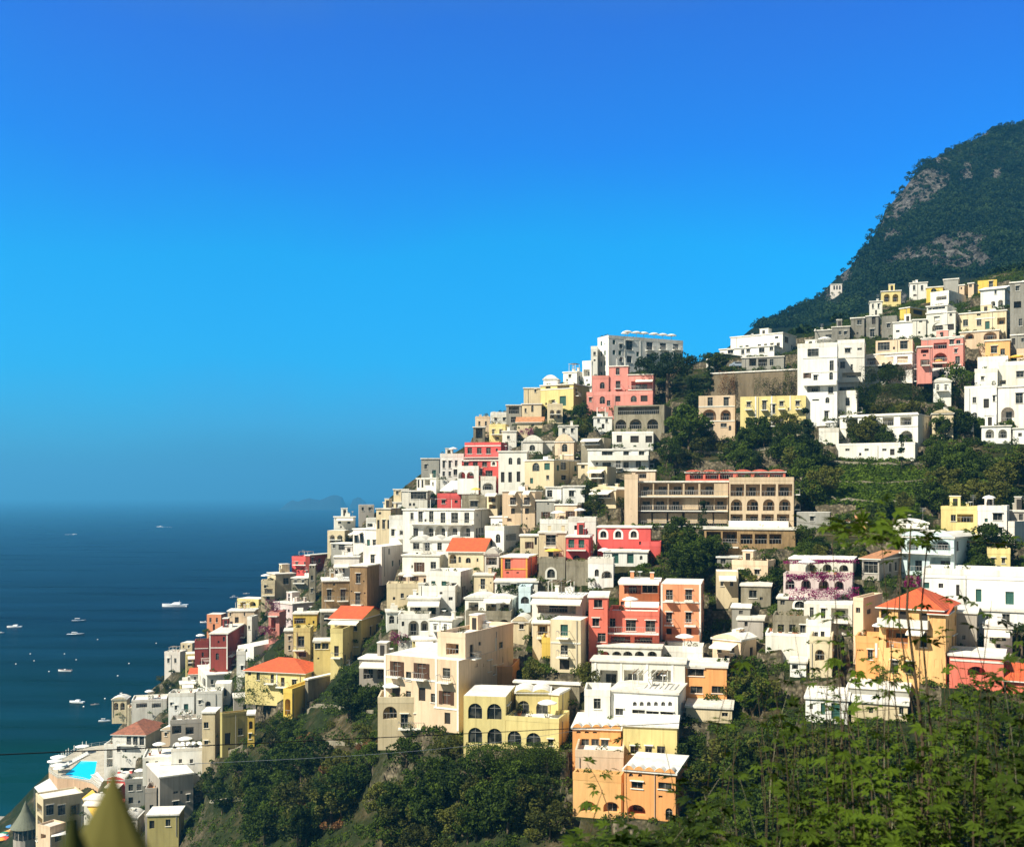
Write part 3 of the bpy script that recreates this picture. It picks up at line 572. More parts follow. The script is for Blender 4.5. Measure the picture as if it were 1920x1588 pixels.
H('orange low annexe in the shade behind the large cream palace',872,985,1035,985,1085,'or_','p','',clutter=0,D=8)
H('pale yellow house with two rows of great arched windows',640,938,1006,1158,1510,'ye','d1x1:1.3','a 1258 100x110 722|a 1262 104x112 858|a 1430 100x110 722|a 1436 104x110 860',D=9)
H('pale yellow lower wing with wide arched glass doors and a terrace on top',940,1315,1388,1345,1525,'ye','p:.6','a 1452 106x108 996|a 1462 104x100 1136|w 1480 32x40 1256',clutter=0)
H('pale yellow rear wing with two arched windows above the terrace',1010,1252,1258,1122,1330,'ye','v:2:.4','a 1232 84x94 1063|a 1240 84x94 1196',clutter=0,Y=152.5)
H('pale yellow end block with one small square window',1256,1312,1392,1132,1330,'ye','f','w 1248 26x40 1306',clutter=0,Y=151.8)
H('long stone garden wall above the pale yellow arched house',1000,1460,1468,1062,1130,'st','f','',name='garden_wall',cat='wall',clutter=0,D=1)
# ---- ridge top, left part
R(880,600,4.364)
H('large white hotel on the very top of the ridge with a row of parasols',1050,1140,1748,150,480,'wh','p:.9','w 215 22x32 1240|w 325 22x34 1240|w 208 46x70 1310|w 322 36x50 1310|w 208 46x72 1475|w 205 46x72 1585|w 205 40x66 1690|w 315 44x64 1475|w 315 44x64 1585|b 248 1440 1515|b 245 1550 1625|b 245 1660 1730|v 1272 150 380|v 1400 150 380',th=64)
H('white stepped wing on the seaward side of the top hotel',995,1048,1058,240,480,'wh','p','w 275 18x26 1025|w 330 14x14 1025',clutter=0)
H('low white wing with covered terraces below the top hotel',925,1000,1132,358,530,'wh','p','O 432 50x56 960|w 430 22x40 1075',clutter=0,D=12)
H('tall salmon pink house with a balcony on the ridge top',1142,1298,1310,372,650,'pk','f','w 420 28x50 1214|k 532 34x62 1217|b 562 1192 1246')
H('pink house wing with one arched window left of the salmon tower',1005,1140,1146,482,690,'pk','p','a 535 40x52 1088|w 640 22x36 1032|a 650 46x66 1088',clutter=0)
H('pink house wing with a cream canopy and washing line',1300,1505,1520,440,655,'pk','f','O 535 170x70 1410|d 418 120x30 1400|n 505 1365 1505|b 572 1300 1500',clutter=0)
H('dark pink lower wall house with arched doors under the pink houses',960,1500,1512,608,725,'pk','p','a 655 44x60 1088|k 640 34x50 1217|a 640 50x60 1345|k 640 50x50 1430|w 650 20x30 990',clutter=0,D=4)
H('cream villa with a blue blind below the white vaults',582,852,985,518,715,'ye','f','w 542 34x36 645|O 542 100x44 770|g 662 46x72 765|t 565 585 850',D=10)
H('cream square villa end with a tiny window over the sea',445,580,590,552,710,'cr','f','w 580 14x22 540',clutter=0)
H('white barrel vault house on top of the cream villa',606,722,742,480,540,'wh','v:1:1.1','',clutter=0)
H('small cream tower house with a square window behind the white vault',768,880,945,418,525,'cw','f','w 458 18x22 822')
H('pale cream lower house with a tall arched door',430,590,602,682,810,'cr','f','a 726 20x54 516|w 740 14x30 460',clutter=0)
H('small cottage with a sandy tile roof above the purple shrub',390,598,610,835,880,'cr','g:o:1.6','w 860 20x14 520',clutter=0)
H('dark open pavilion with a flat canopy on the ridge edge',302,425,432,692,865,'gy','f','O 735 84x60 365|O 815 60x44 370',clutter=0)
H('roofless stone pergola tower at the ridge edge over the sea',32,126,132,872,1015,'st','f','O 925 56x84 80',clutter=0,D=5)
H('white parapet house with clay chimneys behind the red hotel',270,385,398,905,1010,'cw','f','w 960 20x24 320')
H('white vaulted chapel like house with a dark arch left of its twin',438,600,612,990,1090,'cw','v:1:1.5','a 1045 46x48 515',clutter=0)
H('cream vaulted house with a tall brown arch right of its twin',700,855,882,990,1130,'pc','v:1:1.7','a 1045 46x66 780|t 1105 740 850',clutter=0)
H('white wall house with shaded niches between the two vaulted houses',605,700,706,990,1100,'cw','f','w 975 40x30 630|w 1045 20x24 690',clutter=0,Y=268)
H('shaded ochre villa with a covered balcony over dark arches',1182,1595,1650,692,915,'st','d3x1:.3','O 740 340x64 1385|A 852 90x76 1240|A 850 100x80 1360|A 850 90x80 1500',D=12)
H('white house with three dark doors below the shaded ochre villa',1168,1505,1515,928,1030,'wh','p:.5','k 972 38x52 1227|k 975 60x50 1352|k 975 50x50 1470',clutter=0)
R(980,840,5.647)
H('long white house with a continuous sun terrace',690,1335,1346,5,225,'wh','f','w 48 100x50 895|w 48 52x50 1095 1258|p 125 720 1330|w 180 80x50 890|w 178 50x60 1095|w 172 50x64 1225',clutter=0)
H('cream house with arched green windows and a glazed shaded side',22,330,602,118,420,'cr','f','a 200 76x90 140|g 195 52x66 258|w 310 28x40 265|w 190 50x70 430|w 312 46x44 435',D=10)
H('tiny tan house right of the glazed shaded side',586,695,702,158,280,'cr','f','w 196 34x36 638',clutter=0)
H('white square house with one dark window below the cream arched window house',242,410,420,405,570,'wh','f','w 482 48x66 286',clutter=0)
H('white square house with one dark window and a grey roof edge',422,655,662,395,570,'wh','f','w 482 48x58 517',clutter=0)
H('grey blank house under the white square houses',146,338,384,548,800,'gy','f','w 590 16x16 270|w 685 12x24 303',clutter=0)
H('blank cream block with a flat roof right of the grey blank house',345,572,642,592,800,'pc','f','',clutter=0)
H('wide bright white wall building above the red and cream houses',482,775,790,778,960,'wh','p','w 835 8x24 725',clutter=0)
H('cream roof terrace with clay pots above the cream balcony house',182,480,488,800,905,'cw','p','',clutter=0)
H('red house with green shutters, white rimmed arch and rubble stone foot',460,700,742,930,1250,'ro','f','g 1010 54x80 515|g 1012 54x80 622|b 1075 470 672|a 1185 84x100 570|',D=8)
H('rubble stone base under the red green-shuttered house',460,690,702,1252,1440,'st','p','',clutter=0)
H('wide crimson house with three white rimmed arched windows',792,1355,1366,830,1080,'ro','f','q 912 66x70 855 1012 1176|w 1020 34x8 1040 1152',D=9,clutter=0)
H('low crimson wing with a white upper wall at the edge of the trees',1256,1460,1472,1040,1140,'ro','p','',clutter=0)
H('white house with green french windows under the crimson house',852,1320,1342,1090,1240,'wh','f','g 1165 60x100 980 1140|a 1160 30x44 1255|w 1150 60x80 820',clutter=0)
H('white arched wall house with a sweeping curved parapet',692,960,972,1222,1400,'wh','p','a 1320 46x76 785|A 1340 110x80 890',clutter=0)
R(1160,860,4.8)
H('blank pale pink tower with a dry palm at the left end of the balcony hotel',52,172,182,180,612,'pc','p','',clutter=0,D=9)
H('long balcony hotel, pink grey left half with three rows of loggias',180,985,992,198,612,'ht','f','O 268 124x112 245 380 515 655 797 925|O 408 124x100 240 375 512 655 795 925|O 535 122x92 232 370 508 655 785 920|b 336 180 985|b 466 160 985|b 604 180 985',D=12,clutter=0)
H('long balcony hotel, pale right half with four white arches',994,1575,1584,198,612,'ht','p:.7','O 282 130x108 1065 1208 1350 1500|A 415 104x104 1060 1205 1350 1495|O 540 112x84 1060 1200 1340 1480|p 605 990 1530',D=12,clutter=0)
H('orange red roof storey with wavy canopies on the balcony hotel',602,1500,1512,112,215,'co','v:6:.4','O 155 120x56 700 840 970 1130 1280 1420',clutter=0,Y=222)
H('small pink roof pavilion with a white canopy on the balcony hotel',118,330,340,100,200,'pc','f','O 150 100x50 200',clutter=0,Y=222)
H('dark vine covered terrace storey under the balcony hotel',770,1590,1602,628,800,'br','f','O 710 130x110 855 1000|O 722 110x90 1150 1280 1410 1520|b 790 770 1080',D=8,clutter=0)
H('grey green garden house under a white tent shaped roof',1602,1900,1912,482,610,'gy','d1x1:3.2','w 540 30x40 1740',clutter=0)
H('low dark house with a white roof slab under the purple terrace',885,1100,1110,880,960,'gy','f','w 920 40x40 940|k 925 30x50 1040',clutter=0)
R(1040,1060,3.008)
H('salmon orange palace with white corner bands and domed roof, right block',598,825,842,108,430,'sa','d2x1:.9','w 165 34x52 647 756|b 198 622 672|b 198 732 784|w 292 30x50 645 755|b 332 620 672|b 336 733 798|k 385 26x56 645 757|p 420 628 818|t 208 600 825|v 604 108 425|v 820 108 425|',D=11)
H('salmon orange palace, set back left block with white awnings',364,590,598,92,300,'sa','f','O 130 96x60 440|d 132 90x44 538|n 96 362 590|O 240 160x46 490|n 222 398 590|w 230 80x50 345',D=9,Y=174)
H('coral red wall block with white windows at the shaded left end of the salmon palace',192,298,306,172,480,'co','f','w 215 42x40 245|w 320 34x40 232|w 405 40x44 265|g 345 30x44 205',D=9,clutter=0)
H('coral red lower storeys with long balconies under the salmon palace',300,588,596,285,478,'co','p:.7','w 322 32x44 325|w 338 50x56 430|w 342 48x56 540|b 378 296 588|O 425 110x52 372|O 428 100x50 500',D=8,clutter=0)
H('low white arcade with five round arches under the coral storeys',242,600,612,458,548,'cw','f','A 500 52x32 284 350 412 478 550',D=5,clutter=0)
H('long white parapet wing right of the five arch arcade',602,835,842,492,566,'cw','p','',D=5,clutter=0)
H('mint white portico house with three tall glazed bays',208,735,742,545,722,'cw','f','O 645 100x110 305|O 645 110x110 445|O 635 110x90 600|v 230 545 715|v 375 545 715|v 522 545 715|v 665 545 670',D=4.5,clutter=0)
H('patched orange wall house under a stained canopy right of the portico',738,970,978,568,748,'or_','f','w 700 60x36 800|w 700 60x36 920|w 600 90x40 790',D=8,clutter=0)
H('bright white house with a row of six tiny arches',316,695,740,718,900,'wh','f','a 780 22x24 452 491 531 571 612 651|w 830 62x30 473|w 838 62x30 552|w 842 62x30 632|w 825 38x34 364',D=8)
H('low cream house with a wide pale roof right of the six arch house',742,1000,1010,800,880,'cr','f','w 840 30x20 960',D=12,clutter=0)
H('orange house with five scalloped arches, upper of two',101,372,392,918,1062,'or_','v:5:.5','a 935 24x22 135 181 227 274 320|w 998 38x38 172 228|w 1002 38x38 283|k 1005 18x52 160',D=9,clutter=0)
H('pale yellow middle house half hidden by the near twigs',386,690,698,905,1120,'ye','f','w 1040 40x40 450|w 1040 34x40 530|w 1040 40x40 600',D=9,clutter=0)
H('sandy stained terrace storey between the two orange houses',116,388,396,1085,1300,'pc','p','v 128 1215 1290|v 252 1215 1290',D=8,clutter=0)
H('orange house with dark arcades at its foot, left part',103,375,390,1225,1425,'oy','p','A 1358 92x60 190|A 1362 92x60 320|v 380 1225 1420',D=2,clutter=0)
H('orange house with five scalloped arches, lower of two',392,682,748,1168,1435,'or_','v:5:.5','a 1180 24x22 430 482 534 587 640|w 1238 56x34 465|w 1240 66x34 535|w 1242 66x34 622|w 1303 20x12 597|A 1378 100x60 462|a 1402 40x70 645',D=9,clutter=0)
H('stone stair house with a white triangular parapet left of the six arch house',168,312,318,738,850,'cw','p','k 790 14x36 170',D=6,clutter=0)
# ---- upper right slope
R(1280,600,5.333)
H('white hilltop villa with four shuttered windows',370,915,1018,250,356,'wh','f','w 305 48x56 478|w 295 32x54 655|w 295 48x54 790|w 285 36x36 890',D=9,clutter=0)
H('long upper storey with a grey shaded end on the hilltop villa',480,1000,1135,122,310,'cw','f','w 200 36x56 1040|w 175 30x20 940',D=10,Y=300)
H('shaded garage storey under the white hilltop villa',590,1012,1024,358,482,'gy','f','O 425 70x70 700|O 425 90x70 800|w 425 34x60 890',D=6,clutter=0)
H('small white wall house by the cypresses at the hilltop villa',236,322,330,420,500,'wh','p','',D=4,clutter=0)
H('great stained stone retaining wall under the hilltop car park',285,1180,1195,486,770,'rw','f','',name='retaining_wall',cat='wall',D=2,clutter=0)
H('peach house with two storeys of arched loggias and a domed roof',160,522,534,752,1190,'pc','d2x1:.6','w 815 46x76 275 435|A 948 140x110 265|A 950 104x104 430|w 1075 68x48 270|w 1050 54x34 410|a 1080 28x50 473|t 865 160 522|t 1010 160 522',D=9)
H('long pale yellow house with flower balconies',576,1232,1240,752,1070,'ye','d3x1:.3','w 842 36x42 660|w 852 38x84 817|w 836 36x42 988|w 832 36x42 1150|b 900 785 852|b 890 955 1025|b 890 1125 1190|b 895 625 695|k 1010 42x80 823|v 730 752 1060|v 890 752 1060|v 1075 752 900',D=10)
H('tall bright white apartment house with many terraces, left stack',1148,1545,1556,262,1000,'wh','p','d 326 112x76 1305|w 455 36x90 1490|w 595 36x80 1328|a 565 38x84 1485|O 690 130x60 1310|w 700 44x60 1480|w 945 36x64 1437|w 800 60x14 1330|t 375 1200 1545|p 650 1210 1540|t 520 1205 1545',D=12)
H('tall bright white apartment house with many terraces, right stack',1550,1818,1830,228,730,'wh','p','w 300 130x60 1480|w 305 50x40 1650|w 290 40x20 1770|w 450 44x60 1600|w 470 20x50 1690|O 570 190x90 1690|d 695 150x50 1640|p 620 1555 1800|t 375 1555 1818|w 695 34x50 1730',D=12)
H('white stepped terraces at the foot of the tall white apartments',1555,1740,1765,742,930,'wh','p','w 818 36x74 1648|w 790 50x14 1600',D=8,clutter=0)
H('low white garden terrace beside the arched cream hotel',1362,1560,1570,1118,1205,'cw','p','',D=6,clutter=0)
H('dim grey house with a white roof edge behind the tall white apartments',1322,1535,1545,92,240,'gy','f','w 175 54x50 1460|n 110 1280 1330',D=8)
R(1560,480,3.97)
H('cream hotel with a row of open loggias over four round arches',58,640,742,1172,1410,'cw','f','O 1238 84x62 150|O 1236 84x62 285|O 1232 84x62 418|O 1228 84x62 550|A 1350 84x84 147|A 1348 90x86 278|A 1346 92x90 418|A 1346 94x92 553|t 1275 60 640|t 1180 60 640',D=11,clutter=0)
H('pale plinth terrace under the four arched cream hotel',48,618,640,1402,1515,'cw','p:.5','w 1442 28x16 115 258 390',D=4,clutter=0)
H('white house with a planted balcony over three dark arches',240,598,645,712,940,'wh','f','O 785 80x50 300|O 778 96x50 410|O 772 80x50 525|b 812 245 590|A 890 82x90 295|A 886 84x92 396|A 880 88x96 506|',D=9,clutter=0)
H('twin vaulted beige rooms on top of the white three arched house',325,600,612,618,720,'pc','d2x1:.9','d 672 90x60 385|w 662 50x54 535',D=7,clutter=0,Y=250.6)
H('small white house with a flat roof under the yellow cube',455,604,614,484,610,'wh','f','w 492 20x24 555|w 560 24x14 490',D=7)
H('bright yellow cube house at the edge of the mountain wood',505,580,702,378,480,'yl','f','k 420 60x30 640',D=8,clutter=0)
H('dim stone house with one pale window at the foot of the mountain',140,240,252,455,610,'gr','f','w 495 30x32 205',D=7)
H('dim stone house with an outside stair between its neighbours',255,345,362,440,610,'gr','f','k 480 24x50 310',D=7)
H('dim round roofed stone house left of the white flat house',370,482,500,442,600,'gr','d1x1:.5','w 520 20x30 420',D=7)
H('dim plastered house behind the hilltop car park wood',0,132,140,520,640,'gr','f','w 575 18x26 60 100',D=7)
H('white little house with a shaded door below the twin vaults',985,1052,1060,1192,1300,'wh','f','w 1215 16x20 1010',D=5,clutter=0)
H('bright white villa wall with two square windows',985,1226,1234,978,1240,'wh','p:.5','w 1072 24x40 1060|w 1060 24x40 1210',D=10,clutter=0)
H('cream villa with a great dark arch right of the bright white villa',1232,1460,1472,962,1262,'pw','f','A 1180 98x110 1308|w 1058 48x70 1394',D=10,clutter=0)
H('white upper terrace house behind the great arch villa',1238,1460,1470,808,985,'cw','p','w 880 50x40 1400|O 940 60x30 1265',D=8,clutter=0)
H('white terrace with planters left of the upper terrace house',1062,1232,1240,862,985,'cw','p','w 910 20x24 1120',D=8,clutter=0)
H('white cottage at the right picture edge above the trees',1346,1460,1470,1275,1392,'wh','f','w 1330 24x24 1400',D=6,clutter=0)
R(1700,480,7.218)
H('pink house projecting left bay with an oval ornament and dark door',148,342,350,1215,1545,'pk','f','O 1290 104x50 245|w 1345 40x24 240|k 1425 56x110 245|b 1482 200 310',D=7,clutter=0,Y=241)
H('pink house with a wide shaded arch hung with washing',196,764,790,1080,1600,'pk','f','O 1215 180x80 455|A 1370 180x120 455|w 1170 54x70 610|w 1165 50x50 700|w 1285 36x46 665|w 1410 56x100 690|b 1450 350 550|t 1200 570 764|b 1478 640 740|t 1120 200 764',D=10)
H('white base storey with small windows under the pink house',150,780,800,1520,1640,'pw','p:.4','w 1555 34x34 690|w 1590 24x24 240|a 1590 50x60 470',D=5,clutter=0)
H('white house with laundry and a large dark arch above the pink house',266,660,722,745,1060,'cw','f','w 850 58x48 405|a 788 36x50 598|A 960 150x110 420|k 962 74x74 598',D=9)
H('white house front with one square window left of the laundry house',80,262,268,850,1100,'cw','f','w 872 38x50 190',D=7,clutter=0)
H('glazed veranda storey on the laundry house',272,550,662,652,770,'cw','f','d 695 230x56 405|w 670 50x50 610',D=8,clutter=0,Y=274.3)
H('cream house with a covered terrace and slate side under the yellow gable',322,570,802,505,670,'cw','p','O 570 140x50 470',D=12,clutter=0)
H('yellow rooftop house with one arch near the mountain wood',266,490,502,408,530,'yl','f','a 462 76x50 365',D=7,clutter=0,Y=316)
H('grey rooftop room with a slanted canopy left of the white flue',500,700,712,300,430,'gy','f','O 325 140x36 600',D=7,clutter=0,Y=318)
H('small peach tower left of the white flue pipe',712,780,832,385,530,'pc','f','w 440 18x28 740',D=5,clutter=0)
H('small peach tower with a four pane window right of the white flue pipe',832,908,965,360,545,'pc','f','w 398 34x46 864',D=5,clutter=0)
H('ochre yellow house with a bulging white roof at the village top',962,1222,1232,318,450,'yl','d2x1:1.1','',D=8,Y=312)
H('white house with a slanted roof line, cypresses and two arches',1000,1328,1396,430,700,'wh','s:w:2.2','w 490 26x50 1203|A 640 66x90 1270|A 645 60x70 1170',D=9,clutter=0)
H('cream two storey house with a flower strip across its front',716,1350,1420,725,990,'cr','f','w 782 46x50 975|w 905 60x80 797|w 895 56x84 980|w 745 56x46 1260|O 880 130x90 1290|t 845 930 1200|',D=9)
H('ochre arcade of two wide arches behind the pink house',722,1250,1292,992,1200,'pc','f','A 1070 120x110 850|A 1065 180x130 1130',D=8,clutter=0)
H('ochre house with a patched orange wall and one white framed window',1062,1398,1410,1125,1390,'oy','f','w 1265 76x84 1182',D=8,clutter=0)
H('low white garden wall with shrubs under the patched orange wall',960,1370,1380,1400,1500,'wh','p','w 1420 20x16 1210 1275',D=4,clutter=0)
H('tall dim grey house with a white roof edge at the right picture edge',1400,1660,1670,335,1090,'gr','f','O 660 100x90 1500|w 900 40x90 1540|w 440 40x60 1500',D=10)
H('grey white house with a shaded door under the tall dim grey house',1410,1660,1670,1050,1260,'gy','f','w 1140 50x50 1580|k 1160 50x80 1440',D=8,clutter=0)
H('cream cottage wall beside the shaded door house',1490,1660,1670,1300,1420,'pc','p','w 1360 30x30 1560',D=5,clutter=0)
R(1400,220,3.692)
H('lone pale ruined house on the wooded mountain side',580,660,664,1152,1215,'pw','f','k 1180 10x26 606 625|k 1180 10x26 645',D=7,clutter=0,ext=5)
# ---- lower right slope behind the near bushes
R(1340,1000,4.669)
H('white roofed villa with bougainvillea hanging over its arches',656,1212,1240,222,360,'cw','f','A 300 96x70 842|A 300 80x66 985|A 305 80x60 1130|w 190 10x20 680',D=9,clutter=0)
H('lower storey of white columns under a band of bougainvillea',602,1205,1215,385,560,'lp','p:.4','A 445 80x90 660|A 445 86x86 800|A 450 90x86 955|A 455 80x80 1090',D=5,clutter=0)
H('grey house with tall glazing right of the bougainvillea villa',1290,1440,1632,222,400,'gp','s:o:1.0','d 295 130x100 1365',D=9,clutter=0)
H('white villa with covered brick balcony and yellow awning',782,1204,1216,628,830,'cw','d2x1:.5','w 690 30x80 850|w 700 36x80 950|O 705 150x100 1095|b 770 1010 1170',D=9)
H('white terrace storey with flower pots under the brick balcony villa',802,1020,1030,815,960,'wh','p','k 890 30x60 945|w 890 26x50 890',D=7,clutter=0)
H('cream house with a dark garden arch under the flower pot terrace',832,1028,1040,962,1190,'cr','p','A 1065 84x100 920',D=7,clutter=0)
H('rubble stone house with a pale arch under the bougainvillea columns',550,860,872,565,690,'st','f','q 620 90x60 745|w 595 34x50 595',D=7,clutter=0)
H('stone garden house with a square window left of the stone arch',230,490,502,450,620,'st','f','w 530 60x60 335|w 570 24x24 408',D=7,clutter=0)
H('grey hut under a slanted white canopy in the dark garden',150,310,322,640,790,'gy','f','w 690 30x30 230',D=5,clutter=0)
H('pale grey hut with a white flat roof below the slanted canopy',200,425,438,748,885,'gp','f','k 790 24x40 275',D=6,clutter=0)
H('rubble terrace wall house with a row of pillars',510,818,830,775,950,'st','p','w 830 50x60 580|w 830 50x60 680|w 835 40x60 770',D=6,clutter=0)
H('low white terrace with parasols under the rubble pillars',445,800,810,905,1010,'cw','p:.4','',D=6,clutter=0)
H('small white open hut between the dark garden trees',660,800,812,1120,1210,'wh','f','O 1165 60x50 700',D=5,clutter=0)
R(1460,900,3.609)
H('ochre villa with a red hipped roof, balconies and tall brown doors',680,1103,1210,880,1375,'oy','h:r:2.4','k 925 50x90 712|k 935 56x90 840|k 945 50x80 980|p 985 672 1020|O 1075 150x130 800|w 1080 40x90 980|n 1030 880 1000',D=11,clutter=0)
H('square cream and ochre tower at the left of the red hipped villa',505,572,702,818,1110,'pc','p:.5','w 880 26x32 537|w 888 26x30 612',D=9,clutter=0)
H('narrow ochre stair tower with a small red roof and arched windows',1030,1130,1166,905,1375,'oy','s:r:.8','w 942 22x34 1080|a 1092 30x60 1072|a 1240 30x60 1068',D=5,clutter=0,Y=144)
H('orange terrace wing with shaped pillars in front of the red hipped villa',520,903,916,1115,1300,'or_','p','w 1180 30x60 620 700|O 1220 90x60 850|v 660 1090 1200|v 770 1110 1290',D=6,clutter=0)
H('pale blue white villa with two storeys of wide arches',832,1186,1345,385,645,'bl','v:2:.8','A 430 140x90 1092|A 435 74x80 905|O 572 140x100 1092|O 570 100x96 920|b 492 832 1190',D=10,clutter=0)
H('very long white building with green shutters behind the red hipped villa',972,1680,1692,655,895,'wh','p','g 712 36x36 998|w 714 28x28 1098|k 745 20x68 1212|g 780 34x78 1353|g 798 50x80 1563|t 665 980 1680',D=10,clutter=0)
H('pale lower wing with wide windows under the very long white building',1352,1680,1692,885,985,'wh','f','w 932 46x50 1538|d 920 90x54 1470|w 925 30x30 1420',D=7,clutter=0)
H('shaded brown blank house between stair tower and yellow parasol',1166,1340,1352,892,1130,'gp','f','',D=8,clutter=0)
H('vermilion wall house with one wide low arched opening',1155,1522,1534,1195,1420,'co','f','A 1292 124x64 1340|t 1225 1160 1520',D=8,clutter=0)
H('low red tiled cottage at the right picture edge',1540,1700,1712,1362,1440,'co','g:r:1.8','',D=8,clutter=0)
H('yellow terrace house with a railing at the top of the right slope',1098,1344,1352,200,335,'ye','p:.6','O 258 110x56 1262|w 256 30x40 1182|',D=8)
H('cream house with a stepped corner and water tank beside the railing house',1346,1544,1560,208,440,'pw','p','w 248 56x44 1482|w 340 56x36 1482|b 375 1440 1530',D=9)
H('mauve shaded house at the right edge behind the water tank',1546,1700,1712,205,315,'gp','f','w 250 24x40 1640',D=8)
H('cream lower block with dark garden at its foot near the right edge',1490,1596,1700,315,445,'pw','p','w 350 20x30 1540',D=7,clutter=0)
H('small kiosk with an orange tiled roof in the lemon garden',432,598,610,282,335,'oy','h:o:1.1','',D=6,clutter=0)
H('white house with green shutters among the lowest near leaves',182,470,482,1480,1640,'wh','f','g 1545 26x70 300|a 1530 24x40 220',D=8,clutter=0)
H('low cream roadside house with two windows behind the near twigs',492,872,884,1512,1620,'cr','f','w 1560 24x30 625|w 1560 26x44 830',D=8,clutter=0)
H('grey flat roofed shed behind the lowest white green-shuttered house',470,880,890,1415,1500,'gy','f','',D=7,clutter=0)
for h in HOUSES: place(h)
# ---- lesser houses filling the gaps of the town; each one takes its name from its colour and its neighbour
def short(lb):
    for w in (' with ', ' under ', ' above ', ' below ', ' beside ', ' at the ', ' between ', ' behind ', ' on the ', ' on top ', ' in front ', ' left of ', ' right of ', ' over ', ' near ', ' by the ', ' stepping ', ' covered ', ' stuck ', ' projecting ', ' half hidden '):
        i = lb.find(w)
        if i > 12: lb = lb[:i]
    return lb
def foot_free(h2):
    for q in HOUSES:
        for u in (0, .5, 1):
            for v in (0, .5, 1):
                p = h2['M'] @ Vector((-h2['WL']*u, h2['WR']*v, 0)); l = q['Mi'] @ p
                if -q['WL']-.3 < l.x < .3 and -.3 < l.y < q['WR']+.3: return False
    return True
FR = random.Random(31); REG[:] = [0, 0, 1]; used_l = {h['label'] for h in HOUSES}
CN = {'ht': 'tan', 'wh': 'white', 'cw': 'off white', 'cr': 'cream', 'pc': 'peach', 'gp': 'grey', 'ye': 'pale yellow', 'pw': 'blush white', 'sa': 'salmon', 'st': 'rubble stone', 'ro': 'red'}
for (x0, y0, x1, y1, n) in ((235,1325,430,1440,14),(330,1180,560,1345,14),(480,1060,720,1240,16),(620,960,900,1180,20),(700,1000,1100,1300,26),(880,760,1160,960,18),(1090,860,1190,1060,6),(1560,560,1915,720,22),(1740,1000,1915,1260,10),(1380,1090,1540,1280,8),(1760,700,1915,830,8),(90,1490,330,1590,10)):
    k = t_ = 0
    while k < n and t_ < n*60:
        t_ += 1; px, py = FR.uniform(x0, x1), FR.uniform(y0, y1); Y = ground_hit(px, py)
        if Y is None or Y > 345 or 1380 < px < 1640 and py < 640: continue
        wm_, hm_ = FR.uniform(3.5, 6.5), FR.uniform(2.8, 5.6); w, hp = wm_*F/Y, hm_*F/Y; xa, yt = px-w, py-hp
        if xa < 60 or any(min(q['xc'], px)-max(q['xa'], xa) > 0 and min(q['yb'], py)-max(q['yt'], yt) > 0 and (min(q['xc'], px)-max(q['xa'], xa))*(min(q['yb'], py)-max(q['yt'], yt)) > .06*(q['xc']-q['xa'])*(q['yb']-q['yt']) and q['Y'] > Y - 2 for q in HOUSES): continue
        cov = sum(any(q['xa']-2 < xa+w*(i+.5)/6 < q['xc']+2 and q['yt']-8 < yt+hp*(j+.5)/6 < q['yb'] and q['Y'] < Y for q in HOUSES) for i in range(6) for j in range(6))
        if cov > 16: continue
        col = FR.choice(['wh','cw','cw','cr','cr','cr','pc','pc','gp','gp','ye','pw','st','ye'] + (['sa','ro'] if FR.random() < .2 else [])); rf, rn_ = FR.choice([('f','flat roofed'),('p','parapet'),('p:.5','terrace'),('d1x1:.6','domed'),('v:1:.7','vaulted'),('f','plain roofed')])
        two = FR.random() < .5; c1 = px - w/2; ft_ = 'w %g %gx%g %g %g' % (yt+hp*.35, w*.13, hp*.26, xa+w*.25, xa+w*.7) if FR.random() < .7 else 'A %g %gx%g %g %g' % (yt+hp*.5, w*.30, hp*.5, xa+w*.28, xa+w*.72)
        if FR.random() < .4: ft_ += '|k %g %gx%g %g' % (yt+hp*.8, w*.13, hp*.36, xa+w*.5)
        if FR.random() < .35: ft_ += '|n %g %g %g' % (yt+hp*.25, xa+w*.1, xa+w*.9)
        if FR.random() < .4: ft_ += '|b %g %g %g' % (yt+hp*.5, xa+w*.15, xa+w*.85)
        near = min(HOUSES, key=lambda q: abs((q['xa']+q['xc'])/2-c1) + abs((q['yt']+q['yb'])/2-py+hp/2)); nm = ' '.join(short(near['label']).split()[:8])
        rel = 'left of' if c1 < near['xa'] else 'right of' if c1 > near['xc'] else 'below' if py > near['yb'] else 'above'
        lb = 'small %s %s house just %s the %s' % (CN[col], rn_, rel, nm)
        if lb in used_l or nm.startswith('small') or len(lb.split()) > 16: continue
        H(lb, xa, px, px + (w*FR.uniform(.2,.6) if two and px < 1500 else .5), yt, py, col, rf, ft_, clutter=1); h2 = HOUSES[-1]; h2['fixed'] = False; h2['filler'] = True
        try: place(h2)
        except Exception: HOUSES.pop(); continue
        if not foot_free({**h2}) if len(HOUSES) < 2 else not (lambda L: (HOUSES.pop(), foot_free(h2), HOUSES.append(h2))[1])(0): HOUSES.pop(); continue
        used_l.add(lb); k += 1
print('houses', len(HOUSES))
